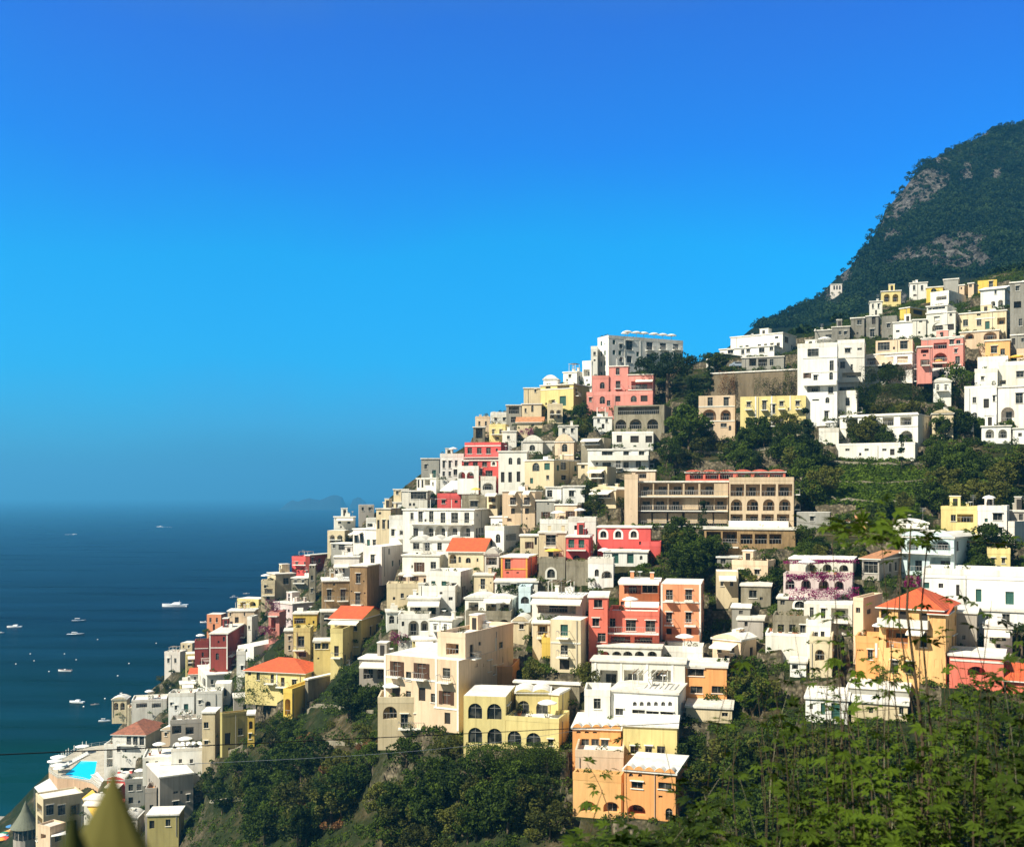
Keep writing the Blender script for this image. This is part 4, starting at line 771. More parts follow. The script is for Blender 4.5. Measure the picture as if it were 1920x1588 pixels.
# ---------------------------------------------------------------- ground, mountain, sea, island
SEA_C = [(.0008,.010,.018)]
def in_foot(X, Yv, margin, houses=None):                 # lowest floor height over each point, or inf
    out = np.full(X.shape, np.inf)
    for h in (houses or HOUSES):
        dx, dy = X - h['C'].x, Yv - h['C'].y; c, s = math.cos(-h['t']), math.sin(-h['t'])
        lx = dx*c + dy*s; ly = -dx*s + dy*c
        k = (lx > -h['WL']-margin) & (lx < margin) & (ly > -margin) & (ly < h['WR']+margin)
        out[k] = np.minimum(out[k], h['C'].z)
    return out
def grid_mesh(name, V, nr, nc, mat):
    me = bpy.data.meshes.new(name); n = nr*nc; me.vertices.add(n); me.vertices.foreach_set('co', V.reshape(-1).astype(np.float32))
    i = np.arange(nr-1)[:, None]*nc + np.arange(nc-1)[None, :]; q = np.stack([i, i+1, i+nc+1, i+nc], -1).reshape(-1, 4)
    me.loops.add(q.size); me.loops.foreach_set('vertex_index', q.reshape(-1).astype(np.int32)); me.polygons.add(len(q))
    me.polygons.foreach_set('loop_start', np.arange(0, q.size, 4, dtype=np.int32)); me.polygons.foreach_set('loop_total', np.full(len(q), 4, dtype=np.int32))
    me.polygons.foreach_set('use_smooth', np.ones(len(q), dtype=bool)); me.materials.append(mat); me.update(calc_edges=True); me.validate(); return me
def vnoise(x, y, seed=0):                                # cheap smooth noise on arrays
    xi, yi = np.floor(x).astype(int), np.floor(y).astype(int); fx, fy = x-xi, y-yi; fx = fx*fx*(3-2*fx); fy = fy*fy*(3-2*fy)
    def hsh(a, b): v = np.sin(a*127.1 + b*311.7 + seed*74.7)*43758.5453; return v - np.floor(v)
    return (hsh(xi,yi)*(1-fx)+hsh(xi+1,yi)*fx)*(1-fy) + (hsh(xi,yi+1)*(1-fx)+hsh(xi+1,yi+1)*fx)*fy
def fbm(x, y, seed=0, o=4):
    s = 0; a = .5
    for k in range(o): s = s + a*(vnoise(x*2**k, y*2**k, seed+k)-.5); a *= .5
    return s
def landmat():
    m, t, b = newmat('terraced_hillside'); g = N(t, 'ShaderNodeNewGeometry')
    n1 = N(t, 'ShaderNodeTexNoise', i_Scale=0.07, i_Detail=6.0, i_Roughness=0.65); n2 = N(t, 'ShaderNodeTexNoise', i_Scale=0.9, i_Detail=5.0, i_Roughness=0.7)
    for n in (n1, n2): t.links.new(g.outputs['Position'], n.inputs['Vector'])
    r1 = ramp(t, [(0.36, (.018,.030,.009)), (0.50, (.030,.040,.014)), (0.60, (.08,.065,.035)), (0.66, (.20,.165,.11))]); t.links.new(n1.outputs[0], r1.inputs[0])
    r2 = ramp(t, [(0.3, (.35,.38,.3)), (0.7, (1.1,1.05,1.0))]); t.links.new(n2.outputs[0], r2.inputs[0])
    x = N(t, 'ShaderNodeMix', data_type='RGBA', blend_type='MULTIPLY'); x.inputs['Factor'].default_value = 1
    sn = N(t, 'ShaderNodeSeparateXYZ'); t.links.new(g.outputs['True Normal'], sn.inputs[0]); rs = ramp(t, [(0.45, 1.0), (0.62, 0.0)]); t.links.new(sn.outputs['Z'], rs.inputs[0])
    st_ = N(t, 'ShaderNodeTexVoronoi', i_Scale=1.6); t.links.new(g.outputs['Position'], st_.inputs['Vector']); sr = ramp(t, [(0.05, (.28,.24,.17)), (0.6, (.10,.085,.06))]); t.links.new(st_.outputs['Distance'], sr.inputs[0])
    xs = N(t, 'ShaderNodeMix', data_type='RGBA'); t.links.new(rs.outputs[0], xs.inputs['Factor']); t.links.new(r1.outputs[0], xs.inputs['A']); t.links.new(sr.outputs[0], xs.inputs['B'])
    t.links.new(xs.outputs['Result'], x.inputs['A']); t.links.new(r2.outputs[0], x.inputs['B']); t.links.new(x.outputs['Result'], b.inputs['Base Color'])
    bp = N(t, 'ShaderNodeBump', i_Strength=0.8, i_Distance=0.6); t.links.new(n2.outputs[0], bp.inputs['Height']); t.links.new(bp.outputs[0], b.inputs['Normal'])
    b.inputs['Roughness'].default_value = 1; b.inputs['Specular IOR Level'].default_value = .05; return m
LAND = landmat()
pxs = np.concatenate([np.arange(-700, 0, 35), np.arange(0, 1930, 5), np.arange(1960, 2520, 40)]).astype(float)
Ys = np.concatenate([np.arange(58, 100, 6), np.arange(100, 380, 0.9)])
V = np.zeros((len(Ys), len(pxs), 3))
for j, px in enumerate(pxs):
    V[:, j, 0] = (px - CX)/F*Ys; V[:, j, 1] = Ys; V[:, j, 2] = zland(px, Ys)
V[:, :, 2] += fbm(V[:, :, 0]*.12, V[:, :, 1]*.12, 3)*1.2
f3 = in_foot(V[:, :, 0], V[:, :, 1], 4.0); V[:, :, 2] = np.where((f3 < 1e9) & (f3 < V[:, :, 2]), V[:, :, 2]*.5 + (f3-.25)*.5, V[:, :, 2]); fl = in_foot(V[:, :, 0], V[:, :, 1], 1.3, [h for h in HOUSES if not h['fixed']]); V[:, :, 2] = np.where(fl < 1e9, np.minimum(fl - .25, V[:, :, 2] + 1.6), V[:, :, 2])
z0 = zof(1450, 312)
def onplane(x, y, z): px, py = x/6.4, 1360 + y/6.4; Y = (CZ-z)*F/(py-YH); return Vector(((px-CX)/F*Y, Y, z))
deck = [(585,560),(600,500),(660,440),(780,380),(930,290),(1100,250),(1290,225),(1330,420),(1560,540),(1420,600),(1290,720),(1240,800),(1110,700),(1000,665),(850,640),(690,630)]
dk = [onplane(x, y, z0) for x, y in deck]; ins = np.zeros(V.shape[:2], bool)
for a, b in zip(dk, dk[1:]+dk[:1]):
    c = ((a.y > V[:, :, 1]) != (b.y > V[:, :, 1])) & (V[:, :, 0] < (b.x-a.x)*(V[:, :, 1]-a.y)/(b.y-a.y+1e-9)+a.x); ins ^= c
V[:, :, 2] = np.where(ins, np.minimum(V[:, :, 2], z0-2.5), V[:, :, 2]); nr = (V[:, :, 0] > dk[0].x-3) & (V[:, :, 0] < dk[8].x) & (V[:, :, 1] < dk[6].y) & (V[:, :, 1] > dk[11].y-14); V[:, :, 2] = np.where(nr, np.minimum(V[:, :, 2], z0-1.0), V[:, :, 2])
hill = link('hillside', grid_mesh('hillside', V, len(Ys), len(pxs), LAND)); tag(hill, kind='structure')
VH = V
def ground_z(px, Y):
    j = int(np.clip(np.searchsorted(pxs, px), 1, len(pxs)-1)); i = int(np.clip(np.searchsorted(Ys, Y), 1, len(Ys)-1))
    return float(min(VH[i-1, j-1, 2], VH[i, j-1, 2], VH[i-1, j, 2], VH[i, j, 2]))
# near slope under the camera
nx, ny = np.linspace(-45, 60, 60), np.linspace(-10, 66, 60); XX, YY = np.meshgrid(nx, ny); ZZ = 103.1 - .70*np.maximum(YY, -2) + fbm(XX*.3, YY*.3, 9)*.5
me = grid_mesh('verge', np.stack([XX, YY, ZZ], -1), 60, 60, LAND); tag(link('roadside_bank', me), kind='structure')
# mountain
ROCKS = [(1705,372,52,50,1), (1735,335,38,28,1), (1692,400,40,36,1), (1765,300,30,14,.7), (1795,468,70,34,1), (1700,482,52,30,1), (1760,490,60,22,.9), (1592,508,14,30,.9), (1812,312,12,20,.8), (1870,320,16,14,.7), (1672,420,20,40,1), (1835,250,30,12,.7),(1560,560,40,20,.5),(1640,545,40,16,.5),(1680,565,34,20,.5),(1500,600,40,12,.5)]
mp = np.concatenate([np.arange(1150, 1935, 6), np.arange(1960, 2520, 30)]).astype(float); mt = np.concatenate([np.linspace(0, 1, 190), np.linspace(1.02, 1.7, 14)])
MV = np.zeros((len(mt), len(mp), 3)); RK = np.zeros((len(mt), len(mp)))
for j, px in enumerate(mp):
    y0 = colprof(px)[0][-1] - 6; cdist = np.interp(px, [1150, 1340, 1500, 1920], [520, 560, 660, 800]); yy = y0 + (cdist - y0)*mt
    z = zland(px, yy) if px >= 1340 else None
    if z is None:
        cy = np.interp(px, [c[0] for c in CREST], [c[1] for c in CREST]); zc = CZ-(cy-YH)/F*cdist; z = np.where(mt < 1, 40 + (zc-40)*mt, zc-(yy-cdist)*.9)
    MV[:, j] = np.stack([(px-CX)/F*yy, yy, z], -1)
pyv = YH - (MV[:, :, 2]-CZ)/MV[:, :, 1]*F; pxv = np.broadcast_to(mp[None, :], pyv.shape)
rn = fbm(MV[:, :, 0]*.02, MV[:, :, 1]*.02 + MV[:, :, 2]*.03, 5, 5)
for (cx, cy, rx, ry, st) in ROCKS:
    d = ((pxv-cx)/rx)**2 + ((pyv-cy)/ry)**2; RK = np.maximum(RK, st*np.clip(1.25 - d*1.0 + rn*4.6, 0, 1))
edge = np.clip(np.minimum(mt, 1)*8, 0, 1)[:, None]*np.clip((1.0-mt)*6 + .25, .12, 1)[:, None]
MV[:, :, 2] += edge*(fbm(MV[:, :, 0]*.018, MV[:, :, 1]*.012, 1, 5)*16 + RK*(np.abs(fbm(MV[:, :, 0]*.09, MV[:, :, 2]*.05, 2, 4))*20 - 5))
RKv = RK.reshape(-1)
m, t, b = newmat('limestone_mountain'); g = N(t, 'ShaderNodeNewGeometry'); at = N(t, 'ShaderNodeAttribute', attribute_name='rock')
n1 = N(t, 'ShaderNodeTexNoise', i_Scale=0.05, i_Detail=8.0, i_Roughness=0.75); n2 = N(t, 'ShaderNodeTexNoise', i_Scale=0.22, i_Detail=10.0, i_Roughness=0.85); n2.inputs['Distortion'].default_value = .8
for n in (n1, n2): t.links.new(g.outputs['Position'], n.inputs['Vector'])
rr = ramp(t, [(0.36, (.010,.016,.010)), (0.43, (.06,.055,.045)), (0.51, (.22,.20,.175)), (0.60, (.52,.48,.43))]); t.links.new(n2.outputs[0], rr.inputs[0])
rg = ramp(t, [(0.35, (.014,.030,.014)), (0.55, (.028,.046,.018)), (0.68, (.075,.065,.035))]); t.links.new(n1.outputs[0], rg.inputs[0])
ad = N(t, 'ShaderNodeMath', operation='ADD'); t.links.new(at.outputs['Fac'], ad.inputs[0]); s2 = N(t, 'ShaderNodeMath', operation='SUBTRACT'); t.links.new(n2.outputs[0], s2.inputs[0]); s2.inputs[1].default_value = .5; t.links.new(s2.outputs[0], ad.inputs[1])
rf = ramp(t, [(0.34, 0.0), (0.44, 1.0)]); t.links.new(ad.outputs[0], rf.inputs[0])
x = N(t, 'ShaderNodeMix', data_type='RGBA'); t.links.new(rf.outputs[0], x.inputs['Factor']); t.links.new(rg.outputs[0], x.inputs['A']); t.links.new(rr.outputs[0], x.inputs['B'])
t.links.new(x.outputs['Result'], b.inputs['Base Color']); b.inputs['Roughness'].default_value = 1; b.inputs['Specular IOR Level'].default_value = .05
bp = N(t, 'ShaderNodeBump', i_Strength=1.0, i_Distance=9.0); t.links.new(n2.outputs[0], bp.inputs['Height']); t.links.new(bp.outputs[0], b.inputs['Normal'])
me = grid_mesh('mountain', MV, len(mt), len(mp), m); a = me.attributes.new('rock', 'FLOAT', 'POINT'); a.data.foreach_set('value', RKv.astype(np.float32))
tag(link('mountain', me), kind='structure')
# sea
m, t, b = newmat('sea_water'); g = N(t, 'ShaderNodeNewGeometry'); sx = N(t, 'ShaderNodeSeparateXYZ'); t.links.new(g.outputs['Position'], sx.inputs[0])
mpn = N(t, 'ShaderNodeMapping'); mpn.inputs['Scale'].default_value = (1, 2.6, 1); mpn.inputs['Rotation'].default_value = (0, 0, .25); t.links.new(g.outputs['Position'], mpn.inputs[0])
n1 = N(t, 'ShaderNodeTexNoise', i_Scale=0.22, i_Detail=4.0, i_Roughness=0.6); n2 = N(t, 'ShaderNodeTexNoise', i_Scale=0.006, i_Detail=3.0)
t.links.new(mpn.outputs[0], n1.inputs['Vector']); t.links.new(mpn.outputs[0], n2.inputs['Vector'])
r = ramp(t, [(0.10, (.0004,.036,.026)), (0.16, (.0003,.016,.014)), (0.30, (.0003,.005,.016)), (0.8, (.0003,.005,.026))]); dv = N(t, 'ShaderNodeMath', operation='DIVIDE'); t.links.new(sx.outputs['Y'], dv.inputs[0]); dv.inputs[1].default_value = 3000
t.links.new(dv.outputs[0], r.inputs[0])
rv = ramp(t, [(0.35, 0.8), (0.65, 1.2)]); t.links.new(n2.outputs[0], rv.inputs[0]); mm = N(t, 'ShaderNodeMix', data_type='RGBA', blend_type='MULTIPLY'); mm.inputs['Factor'].default_value = 1
t.links.new(r.outputs[0], mm.inputs['A']); t.links.new(rv.outputs[0], mm.inputs['B']); t.links.new(mm.outputs['Result'], b.inputs['Base Color'])
bp = N(t, 'ShaderNodeBump', i_Strength=0.55, i_Distance=0.5); t.links.new(n1.outputs[0], bp.inputs['Height']); t.links.new(bp.outputs[0], b.inputs['Normal'])
df = N(t, 'ShaderNodeBsdfDiffuse'); t.links.new(mm.outputs['Result'], df.inputs[0]); gl = N(t, 'ShaderNodeBsdfGlossy'); gl.inputs['Roughness'].default_value = .18; t.links.new(bp.outputs[0], gl.inputs['Normal'])
mw = N(t, 'ShaderNodeMixShader'); rw_ = ramp(t, [(0.35, .02), (0.65, .11)]); mq = N(t, 'ShaderNodeMapping'); mq.inputs['Scale'].default_value = (.35, 2.2, 1); t.links.new(g.outputs['Position'], mq.inputs[0]); n4 = N(t, 'ShaderNodeTexNoise', i_Scale=0.012, i_Detail=5.0, i_Roughness=0.6); t.links.new(mq.outputs[0], n4.inputs['Vector']); t.links.new(n4.outputs[0], rw_.inputs[0]); t.links.new(rw_.outputs[0], mw.inputs[0]); t.links.new(df.outputs[0], mw.inputs[1]); t.links.new(gl.outputs[0], mw.inputs[2]); t.links.new(mw.outputs[0], t.nodes['Material Output'].inputs[0])
mb = MB()
for x0, x1 in ((-14500, 14500),):
    mb.face([(x0,-380,0),(x1,-380,0),(x1,20500,0),(x0,20500,0)], m)
tag(mb.build('sea'), kind='structure')
# islands on the horizon
isl = newmat('island_rock'); isl[2].inputs['Base Color'].default_value = (.012,.014,.012,1); isl[2].inputs['Roughness'].default_value = 1
def island(px0, px1, hts, Y):
    x0, x1 = (px0-CX)/F*Y, (px1-CX)/F*Y; n = 48; k = 12; Vv = np.zeros((k, n, 3)); u = np.linspace(0, 1, n)
    prof = np.interp(u, np.linspace(0, 1, len(hts)), hts)/F*Y
    for i in range(k):
        w = math.sin(math.pi*i/(k-1)); Vv[i, :, 0] = x0+(x1-x0)*u; Vv[i, :, 1] = Y+(i-k/2)*22; Vv[i, :, 2] = (prof+fbm(u*14, np.full(n, i*.7), 4)*14*np.sin(np.pi*u))*w - 1.5
    tag(link('island', grid_mesh('island', Vv, k, n, isl[0])), kind='structure')
island(528, 652, [0,12,18,15,20,22,20,18,23,27,28,24,0], 6900)
island(656, 692, [0,18,22,20,14,0], 7400)
# ---------------------------------------------------------------- foliage
def leafmat(name, c1, c2, sc=.5, tr=.25):
    m, t, b = newmat(name); g = N(t, 'ShaderNodeNewGeometry'); oi = N(t, 'ShaderNodeObjectInfo')
    n = N(t, 'ShaderNodeTexNoise', i_Scale=sc, i_Detail=3.0, i_Roughness=.7); t.links.new(g.outputs['Position'], n.inputs['Vector'])
    ad = N(t, 'ShaderNodeMath', operation='MULTIPLY_ADD'); t.links.new(oi.outputs['Random'], ad.inputs[0]); ad.inputs[1].default_value = .22; t.links.new(n.outputs[0], ad.inputs[2])
    r = ramp(t, [(0.42, c1), (0.72, c2)]); t.links.new(ad.outputs[0], r.inputs[0]); t.links.new(r.outputs[0], b.inputs['Base Color'])  # random leaf tones; dark end also paints in shade, light end sunlit green
    b.inputs['Roughness'].default_value = .7; b.inputs['Specular IOR Level'].default_value = .12
    tn = N(t, 'ShaderNodeBsdfTranslucent'); t.links.new(r.outputs[0], tn.inputs[0]); ms = N(t, 'ShaderNodeMixShader'); ms.inputs[0].default_value = tr
    t.links.new(b.outputs[0], ms.inputs[1]); t.links.new(tn.outputs[0], ms.inputs[2]); t.links.new(ms.outputs[0], t.nodes['Material Output'].inputs[0]); return m
LF_D = leafmat('foliage_dark', (.007,.017,.003), (.050,.080,.009)); LF_M = leafmat('foliage_green', (.010,.026,.004), (.075,.115,.010)); LF_Y = leafmat('foliage_olive', (.024,.032,.007), (.12,.125,.020))
LF_P = leafmat('foliage_pine', (.010,.024,.010), (.035,.060,.018)); LF_MT = leafmat('mountain_foliage', (.007,.022,.007), (.030,.058,.014), .03, .1); LF_R = leafmat('foliage_rusty', (.10,.05,.018), (.22,.11,.04)); LF_V = leafmat('bougainvillea', (.09,.006,.045), (.26,.018,.12), 1.5)
BARK = wallmat('bark', (.16,.12,.08), dirt=.6, scale=2)
def cloud(name, Cn, size, mat, flat=0.0, up=0.35):        # leaf sized faces at the points Cn
    n = len(Cn); nr = rng.normal(size=(n, 3)); nr[:, 2] += up; nr /= np.linalg.norm(nr, axis=1)[:, None]
    a = np.cross(nr, rng.normal(size=(n, 3))); a /= np.linalg.norm(a, axis=1)[:, None]; b = np.cross(nr, a); sz = (size*rng.uniform(.6, 1.4, n))[:, None]
    Vv = np.stack([Cn-a*sz, Cn-b*sz*.55, Cn+a*sz, Cn+b*sz*.55], 1).reshape(-1, 3)
    me = bpy.data.meshes.new(name); me.vertices.add(4*n); me.vertices.foreach_set('co', Vv.reshape(-1).astype(np.float32)); me.loops.add(4*n); me.loops.foreach_set('vertex_index', np.arange(4*n, dtype=np.int32))
    me.polygons.add(n); me.polygons.foreach_set('loop_start', np.arange(0, 4*n, 4, dtype=np.int32)); me.polygons.foreach_set('loop_total', np.full(n, 4, dtype=np.int32))
    me.materials.append(mat); me.update(calc_edges=True); return me
def crown_pts(n, clumps, R3, spread, seed, z0):
    r = np.random.default_rng(seed); c = r.normal(size=(clumps, 3)); c /= np.linalg.norm(c, axis=1)[:, None]; c *= r.uniform(.35, 1.0, (clumps, 1))**.5; c = c*np.array(R3)
    k = r.integers(0, clumps, n); d = r.normal(size=(n, 3)); d /= np.linalg.norm(d, axis=1)[:, None]; rad = spread*r.uniform(.5, 1.15, clumps)
    p = c[k] + d*(rad[k]*r.uniform(.55, 1, n)**.5)[:, None]*np.array([1, 1, .8]); p[:, 2] += z0; return p
def trunkmesh(h, r0, branches, seed, R):
    m = MB(); rd = random.Random(seed); m.tube([(0,0,-1.0),(0.05*h*rd.uniform(-1,1),.05*h*rd.uniform(-1,1),h*.5),(0,0,h)], [r0,r0*.8,r0*.5], BARK, 7)
    for i in range(branches):
        a = rd.uniform(0, 6.28); m.tube([(0,0,h*.55+h*.4*i/branches),(math.cos(a)*R*.35,math.sin(a)*R*.35,h*.95),(math.cos(a)*R*.7,math.sin(a)*R*.7,h*1.25)], [r0*.45,r0*.3,r0*.12], BARK, 5)
    return m.mesh('trunk')
TREES = {}
def proto(kind, i, ncr, cl, R3, sp, z0, h, leaf, mat, r0=.16): TREES.setdefault(kind, []).append((cloud('crown', crown_pts(ncr, cl, R3, sp, 100+i*7+sum(map(ord, kind)), z0), leaf, mat), trunkmesh(h, r0, 5, i, R3[0])))
for i in range(4):
    proto('broad', i, 2600, 26, (2.5,2.5,1.8), .85, 3.6, 2.6, .17, [LF_D, LF_M, LF_D, LF_Y][i])
    proto('green', i, 2400, 20, (2.2,2.2,2.0), .9, 3.4, 2.4, .17, [LF_M, LF_M, LF_Y, LF_D][i])
for i in range(2):
    proto('bush', i, 1100, 12, (1.3,1.3,.7), .55, .9, .5, .13, [LF_M, LF_Y][i], .08)
    proto('cypress', i, 2200, 30, (.55,.55,4.2), .42, 4.6, 2.5, .13, LF_P, .12)
proto('rusty', 0, 1000, 12, (1.4,1.4,.8), .5, .9, .5, .14, LF_R, .08)
proto('pine', 0, 7000, 60, (6.0,6.0,2.0), 1.3, 8.0, 7.2, .20, LF_P, .35)
def palm(seed):
    rd = random.Random(seed); m = MB()
    for k in range(26):
        a = rd.uniform(0, 6.28); el = rd.uniform(-.2, 1.1); L = rd.uniform(1.8, 2.5); pts = []
        for s in range(6):
            u = s/5; pts.append(Vector((math.cos(a)*L*u*math.cos(el), math.sin(a)*L*u*math.cos(el), 5 + L*u*math.sin(el) - 1.3*u*u)))
        sd = Vector((-math.sin(a), math.cos(a), 0))
        for s in range(5):
            w0, w1 = .32*math.sin(math.pi*(s/5*.9+.1)), .32*math.sin(math.pi*((s+1)/5*.9+.1)); dz = Vector((0,0,-.15))
            m.face([pts[s], pts[s+1], pts[s+1]+sd*w1+dz, pts[s]+sd*w0+dz], LF_M); m.face([pts[s], pts[s+1], pts[s+1]-sd*w1+dz, pts[s]-sd*w0+dz], LF_M)
    t_ = MB(); t_.tube([(0,0,-1),(.1,0,2.5),(0,0,5)], [.22,.17,.15], BARK, 8); return m.mesh('crown'), t_.mesh('trunk')
TREES['palm'] = [palm(1), palm(2)]
TR = random.Random(11); NTREE = 0
NAMES = {'broad': 'broadleaf_tree', 'green': 'broadleaf_tree', 'bush': 'shrub', 'cypress': 'cypress_tree', 'pine': 'pine_tree', 'palm': 'palm_tree', 'rusty': 'shrub'}
def tree(px, Y, kind, s, label, group=None, z=None, sx=None):
    global NTREE
    cm, tm = TR.choice(TREES[kind]); z = ground_z(px, Y) if z is None else z
    nm_ = 'shrub' if kind == 'green' and s < .9 else NAMES[kind]
    o = empty(nm_, ((px-CX)/F*Y, Y, z - .15), TR.uniform(0, 6.28)); tag(o, label, 'shrub' if nm_ == 'shrub' else 'tree', group)
    s2 = s*(sx or 1); o.scale = (s2*TR.uniform(.88, 1.12), s2*TR.uniform(.88, 1.12), s)
    link('crown', cm, o); link('trunk', tm, o); NTREE += 1; return o
def tree_at(px, py, kind, s, label, group=None, sx=None):
    Y = ground_hit(px, py)
    if Y: return tree(px, Y, kind, s, label, group, sx=sx)
SCR = [(h['xa'], h['xc'], h['yt'], h['yb'] - .18*(h['yb']-h['yt']), h['Y']) for h in HOUSES]
def hides(px, Y, s, z):                                   # would this tree stand in front of a facade the photo shows
    by = YH - (z - CZ)/Y*F; hp = 6.2*s/Y*F; wp = 3.2*s/Y*F
    for a, b, t, u, Yh in SCR:
        if Yh > Y:
            ix, iy = min(b, px+wp)-max(a, px-wp), min(u, by-hp*.25)-max(t, by-hp)
            if ix > 0 and iy > 0 and ix*iy > (.14 if b-a < 70 else .035)*(b-a)*(u-t): return True
    return False
TL = {}
def treelabel(px, py, kind, s, label):
    best = min(HOUSES, key=lambda h: max(h['xa']-px, px-h['xc'], 0) + max(h['yt']-py, py-h['yb'], 0)*1.3); d = max(best['xa']-px, px-best['xc'], 0) + max(best['yt']-py, py-best['yb'], 0)
    if d > 45: return label
    rel = 'left of' if px < best['xa'] else 'right of' if px > best['xc'] else 'in front of' if py > best['yb']-2 else 'beside'
    nm = 'green shrub' if kind == 'green' and s < .9 else {'bush': 'shrub', 'rusty': 'rusty shrub', 'broad': 'spreading tree', 'green': 'rounded tree'}.get(kind, 'tree'); sz = 'small' if s < .85 else 'large' if s > 1.2 else 'leafy'
    lb = '%s %s %s the %s' % (sz, nm, rel, ' '.join(short(best['label']).split()[:10]))
    if lb in TL:
        b2 = sorted(HOUSES, key=lambda h: abs((h['xa']+h['xc'])/2-px) + abs((h['yt']+h['yb'])/2-py))[:5]
        for q in b2:
            if q is best: continue
            l2 = '%s %s between the %s and the %s' % (sz, nm, ' '.join(short(best['label']).split()[:5]), ' '.join(short(q['label']).split()[:5]))
            if l2 not in TL: lb = l2; break
    if len(lb.split()) > 16: return label
    TL[lb] = 1; return lb
def blocked(px, Y, mg=.6): return in_foot(np.array([(px-CX)/F*Y]), np.array([Y]), mg)[0] < 1e9
def grove(x0, y0, x1, y1, n, kinds, s0, s1, label, group, poly=None):
    k = tries = 0
    while k < n and tries < n*12:
        tries += 1; px, py = TR.uniform(x0, x1), TR.uniform(y0, y1)
        if poly and not poly(px, py): continue
        if ((px-1650)/105)**2 + ((py-925)/38)**2 < 1: continue
        Y = ground_hit(px, py)
        if Y is None or blocked(px, Y): continue
        kd, sc = TR.choice(kinds), TR.uniform(s0, s1)
        if hides(px, Y, sc if kd not in ('bush', 'rusty') else sc*.35, ground_z(px, Y)): continue
        sz = 'small' if sc < .85 else 'large' if sc > 1.2 else 'middling'; nm = {'bush': 'shrub', 'rusty': 'rusty dry shrub', 'broad': 'spreading tree'}.get(kd, 'rounded tree')
        v_ = 'upper' if py < y0+(y1-y0)*.33 else 'lower' if py > y0+(y1-y0)*.66 else 'middle'; u_ = ['far left', 'left', 'central', 'right', 'far right'][min(4, max(0, int((px-x0)/(x1-x0)*5)))]
        gl = '%s %s, %s %s among the %s' % (sz, nm, v_, u_, group)
        tree(px, Y, kd, sc, treelabel(px, py, kd, sc, gl), group); k += 1
grove(395, 1415, 1050, 1600, 96, ['broad','broad','green','bush'], .75, 1.35, 'leafy tree in the dense dark wood below the large cream palace and yellow arched house', 'trees of the wood below the palace', lambda x, y: y > 1425 - (x-400)*.02)
grove(560, 1385, 760, 1560, 12, ['rusty'], .9, 1.5, 'rust brown dry shrub on the rocky bank left of the dark wood', 'dry shrubs on the rocky bank')
grove(640, 1360, 760, 1420, 8, ['bush'], .8, 1.2, 'green shrub on the bare bank at the foot of the large cream palace', 'shrubs on the bare bank')
grove(1500, 815, 1910, 955, 52, ['broad','green','green'], .9, 1.5, 'leafy tree in the green orchard slope right of the balcony hotel', 'trees of the orchard slope')
grove(1250, 800, 1560, 875, 30, ['broad','green'], .8, 1.35, 'leafy tree in the garden between the yellow house and the balcony hotel', 'trees above the balcony hotel')
grove(1010, 775, 1150, 822, 14, ['broad','broad','green'], .75, 1.1, 'leafy tree in the dark garden under the cream villa and pink houses', 'trees under the pink houses')
grove(1235, 1045, 1450, 1095, 24, ['broad','green'], .8, 1.2, 'leafy tree in the dark belt above the salmon orange palace', 'trees above the salmon palace')
grove(1380, 1085, 1500, 1130, 12, ['broad'], .8, 1.1, 'dark tree in the shaded gully right of the salmon orange palace', 'trees in the gully')
grove(1350, 1200, 1530, 1330, 18, ['broad','green'], .9, 1.3, 'leafy tree between the patched orange wall and the flower pot terrace', 'trees beside the patched orange wall')
grove(1275, 1370, 1560, 1600, 26, ['broad','broad','green'], .9, 1.5, 'dark tree behind the near twigs right of the orange scalloped houses', 'trees behind the near twigs')
grove(1560, 1330, 1960, 1600, 22, ['broad','green'], .9, 1.4, 'dark tree low on the right behind the near bushes', 'trees behind the near bushes on the right')
grove(1095, 900, 1170, 960, 9, ['broad','green'], .7, 1.0, 'leafy tree in the narrow garden left of the balcony hotel tower', 'trees left of the balcony hotel')
grove(1590, 700, 1760, 765, 20, ['broad','green'], .8, 1.15, 'dark garden tree on the pergola terrace below the white three arched house', 'trees on the pergola terrace')
grove(1760, 790, 1915, 830, 12, ['broad','green'], .9, 1.3, 'green tree under the bright white villa wall near the right edge', 'trees under the bright white villa')
grove(600, 1300, 712, 1360, 9, ['broad','green','bush'], .7, 1.0, 'green tree in the hollow between the long yellow house and the cream palace', 'trees in the hollow')
grove(205, 1295, 400, 1420, 24, ['bush','green'], .5, .95, 'garden shrub among the lowest white villas', 'shrubs among the lowest villas')
grove(215, 1240, 400, 1330, 16, ['bush','broad'], .5, .8, 'dark shrub on the sea side of the white villas', 'shrubs on the sea side')
grove(390, 1130, 640, 1330, 26, ['bush','green'], .5, .85, 'garden shrub between the yellow and maroon houses', 'shrubs between the yellow and maroon houses')
grove(620, 1000, 1000, 1250, 30, ['bush','green'], .45, .75, 'garden shrub squeezed between the white and cream houses', 'shrubs of the middle town')
grove(500, 1360, 600, 1420, 9, ['broad','green'], .6, .9, 'green tree under the bright yellow arched gate building', 'trees under the gate building')
grove(1240, 770, 1310, 800, 7, ['broad'], .8, 1.1, 'dark tree beneath the umbrella pine', 'trees beneath the umbrella pine')
grove(965, 1215, 1085, 1290, 10, ['bush','green'], .6, .85, 'garden shrub around the green parasol courtyard', 'shrubs of the courtyard')
grove(1820, 1020, 1915, 1075, 8, ['broad','green'], .7, 1.0, 'garden tree between the blue white villa and the water tank house', 'trees right of the blue white villa')
grove(1640, 960, 1760, 1000, 8, ['green'], .7, 1.0, 'lemon garden tree around the orange tiled kiosk', 'trees of the lemon garden')
grove(1490, 985, 1640, 1060, 14, ['broad','green'], .6, .9, 'dark tree above the bougainvillea villa', 'trees above the bougainvillea villa')
grove(735, 1135, 765, 1185, 4, ['green'], .6, .8, 'tree beside the white double loggia with the purple flowers', 'trees beside the double loggia')
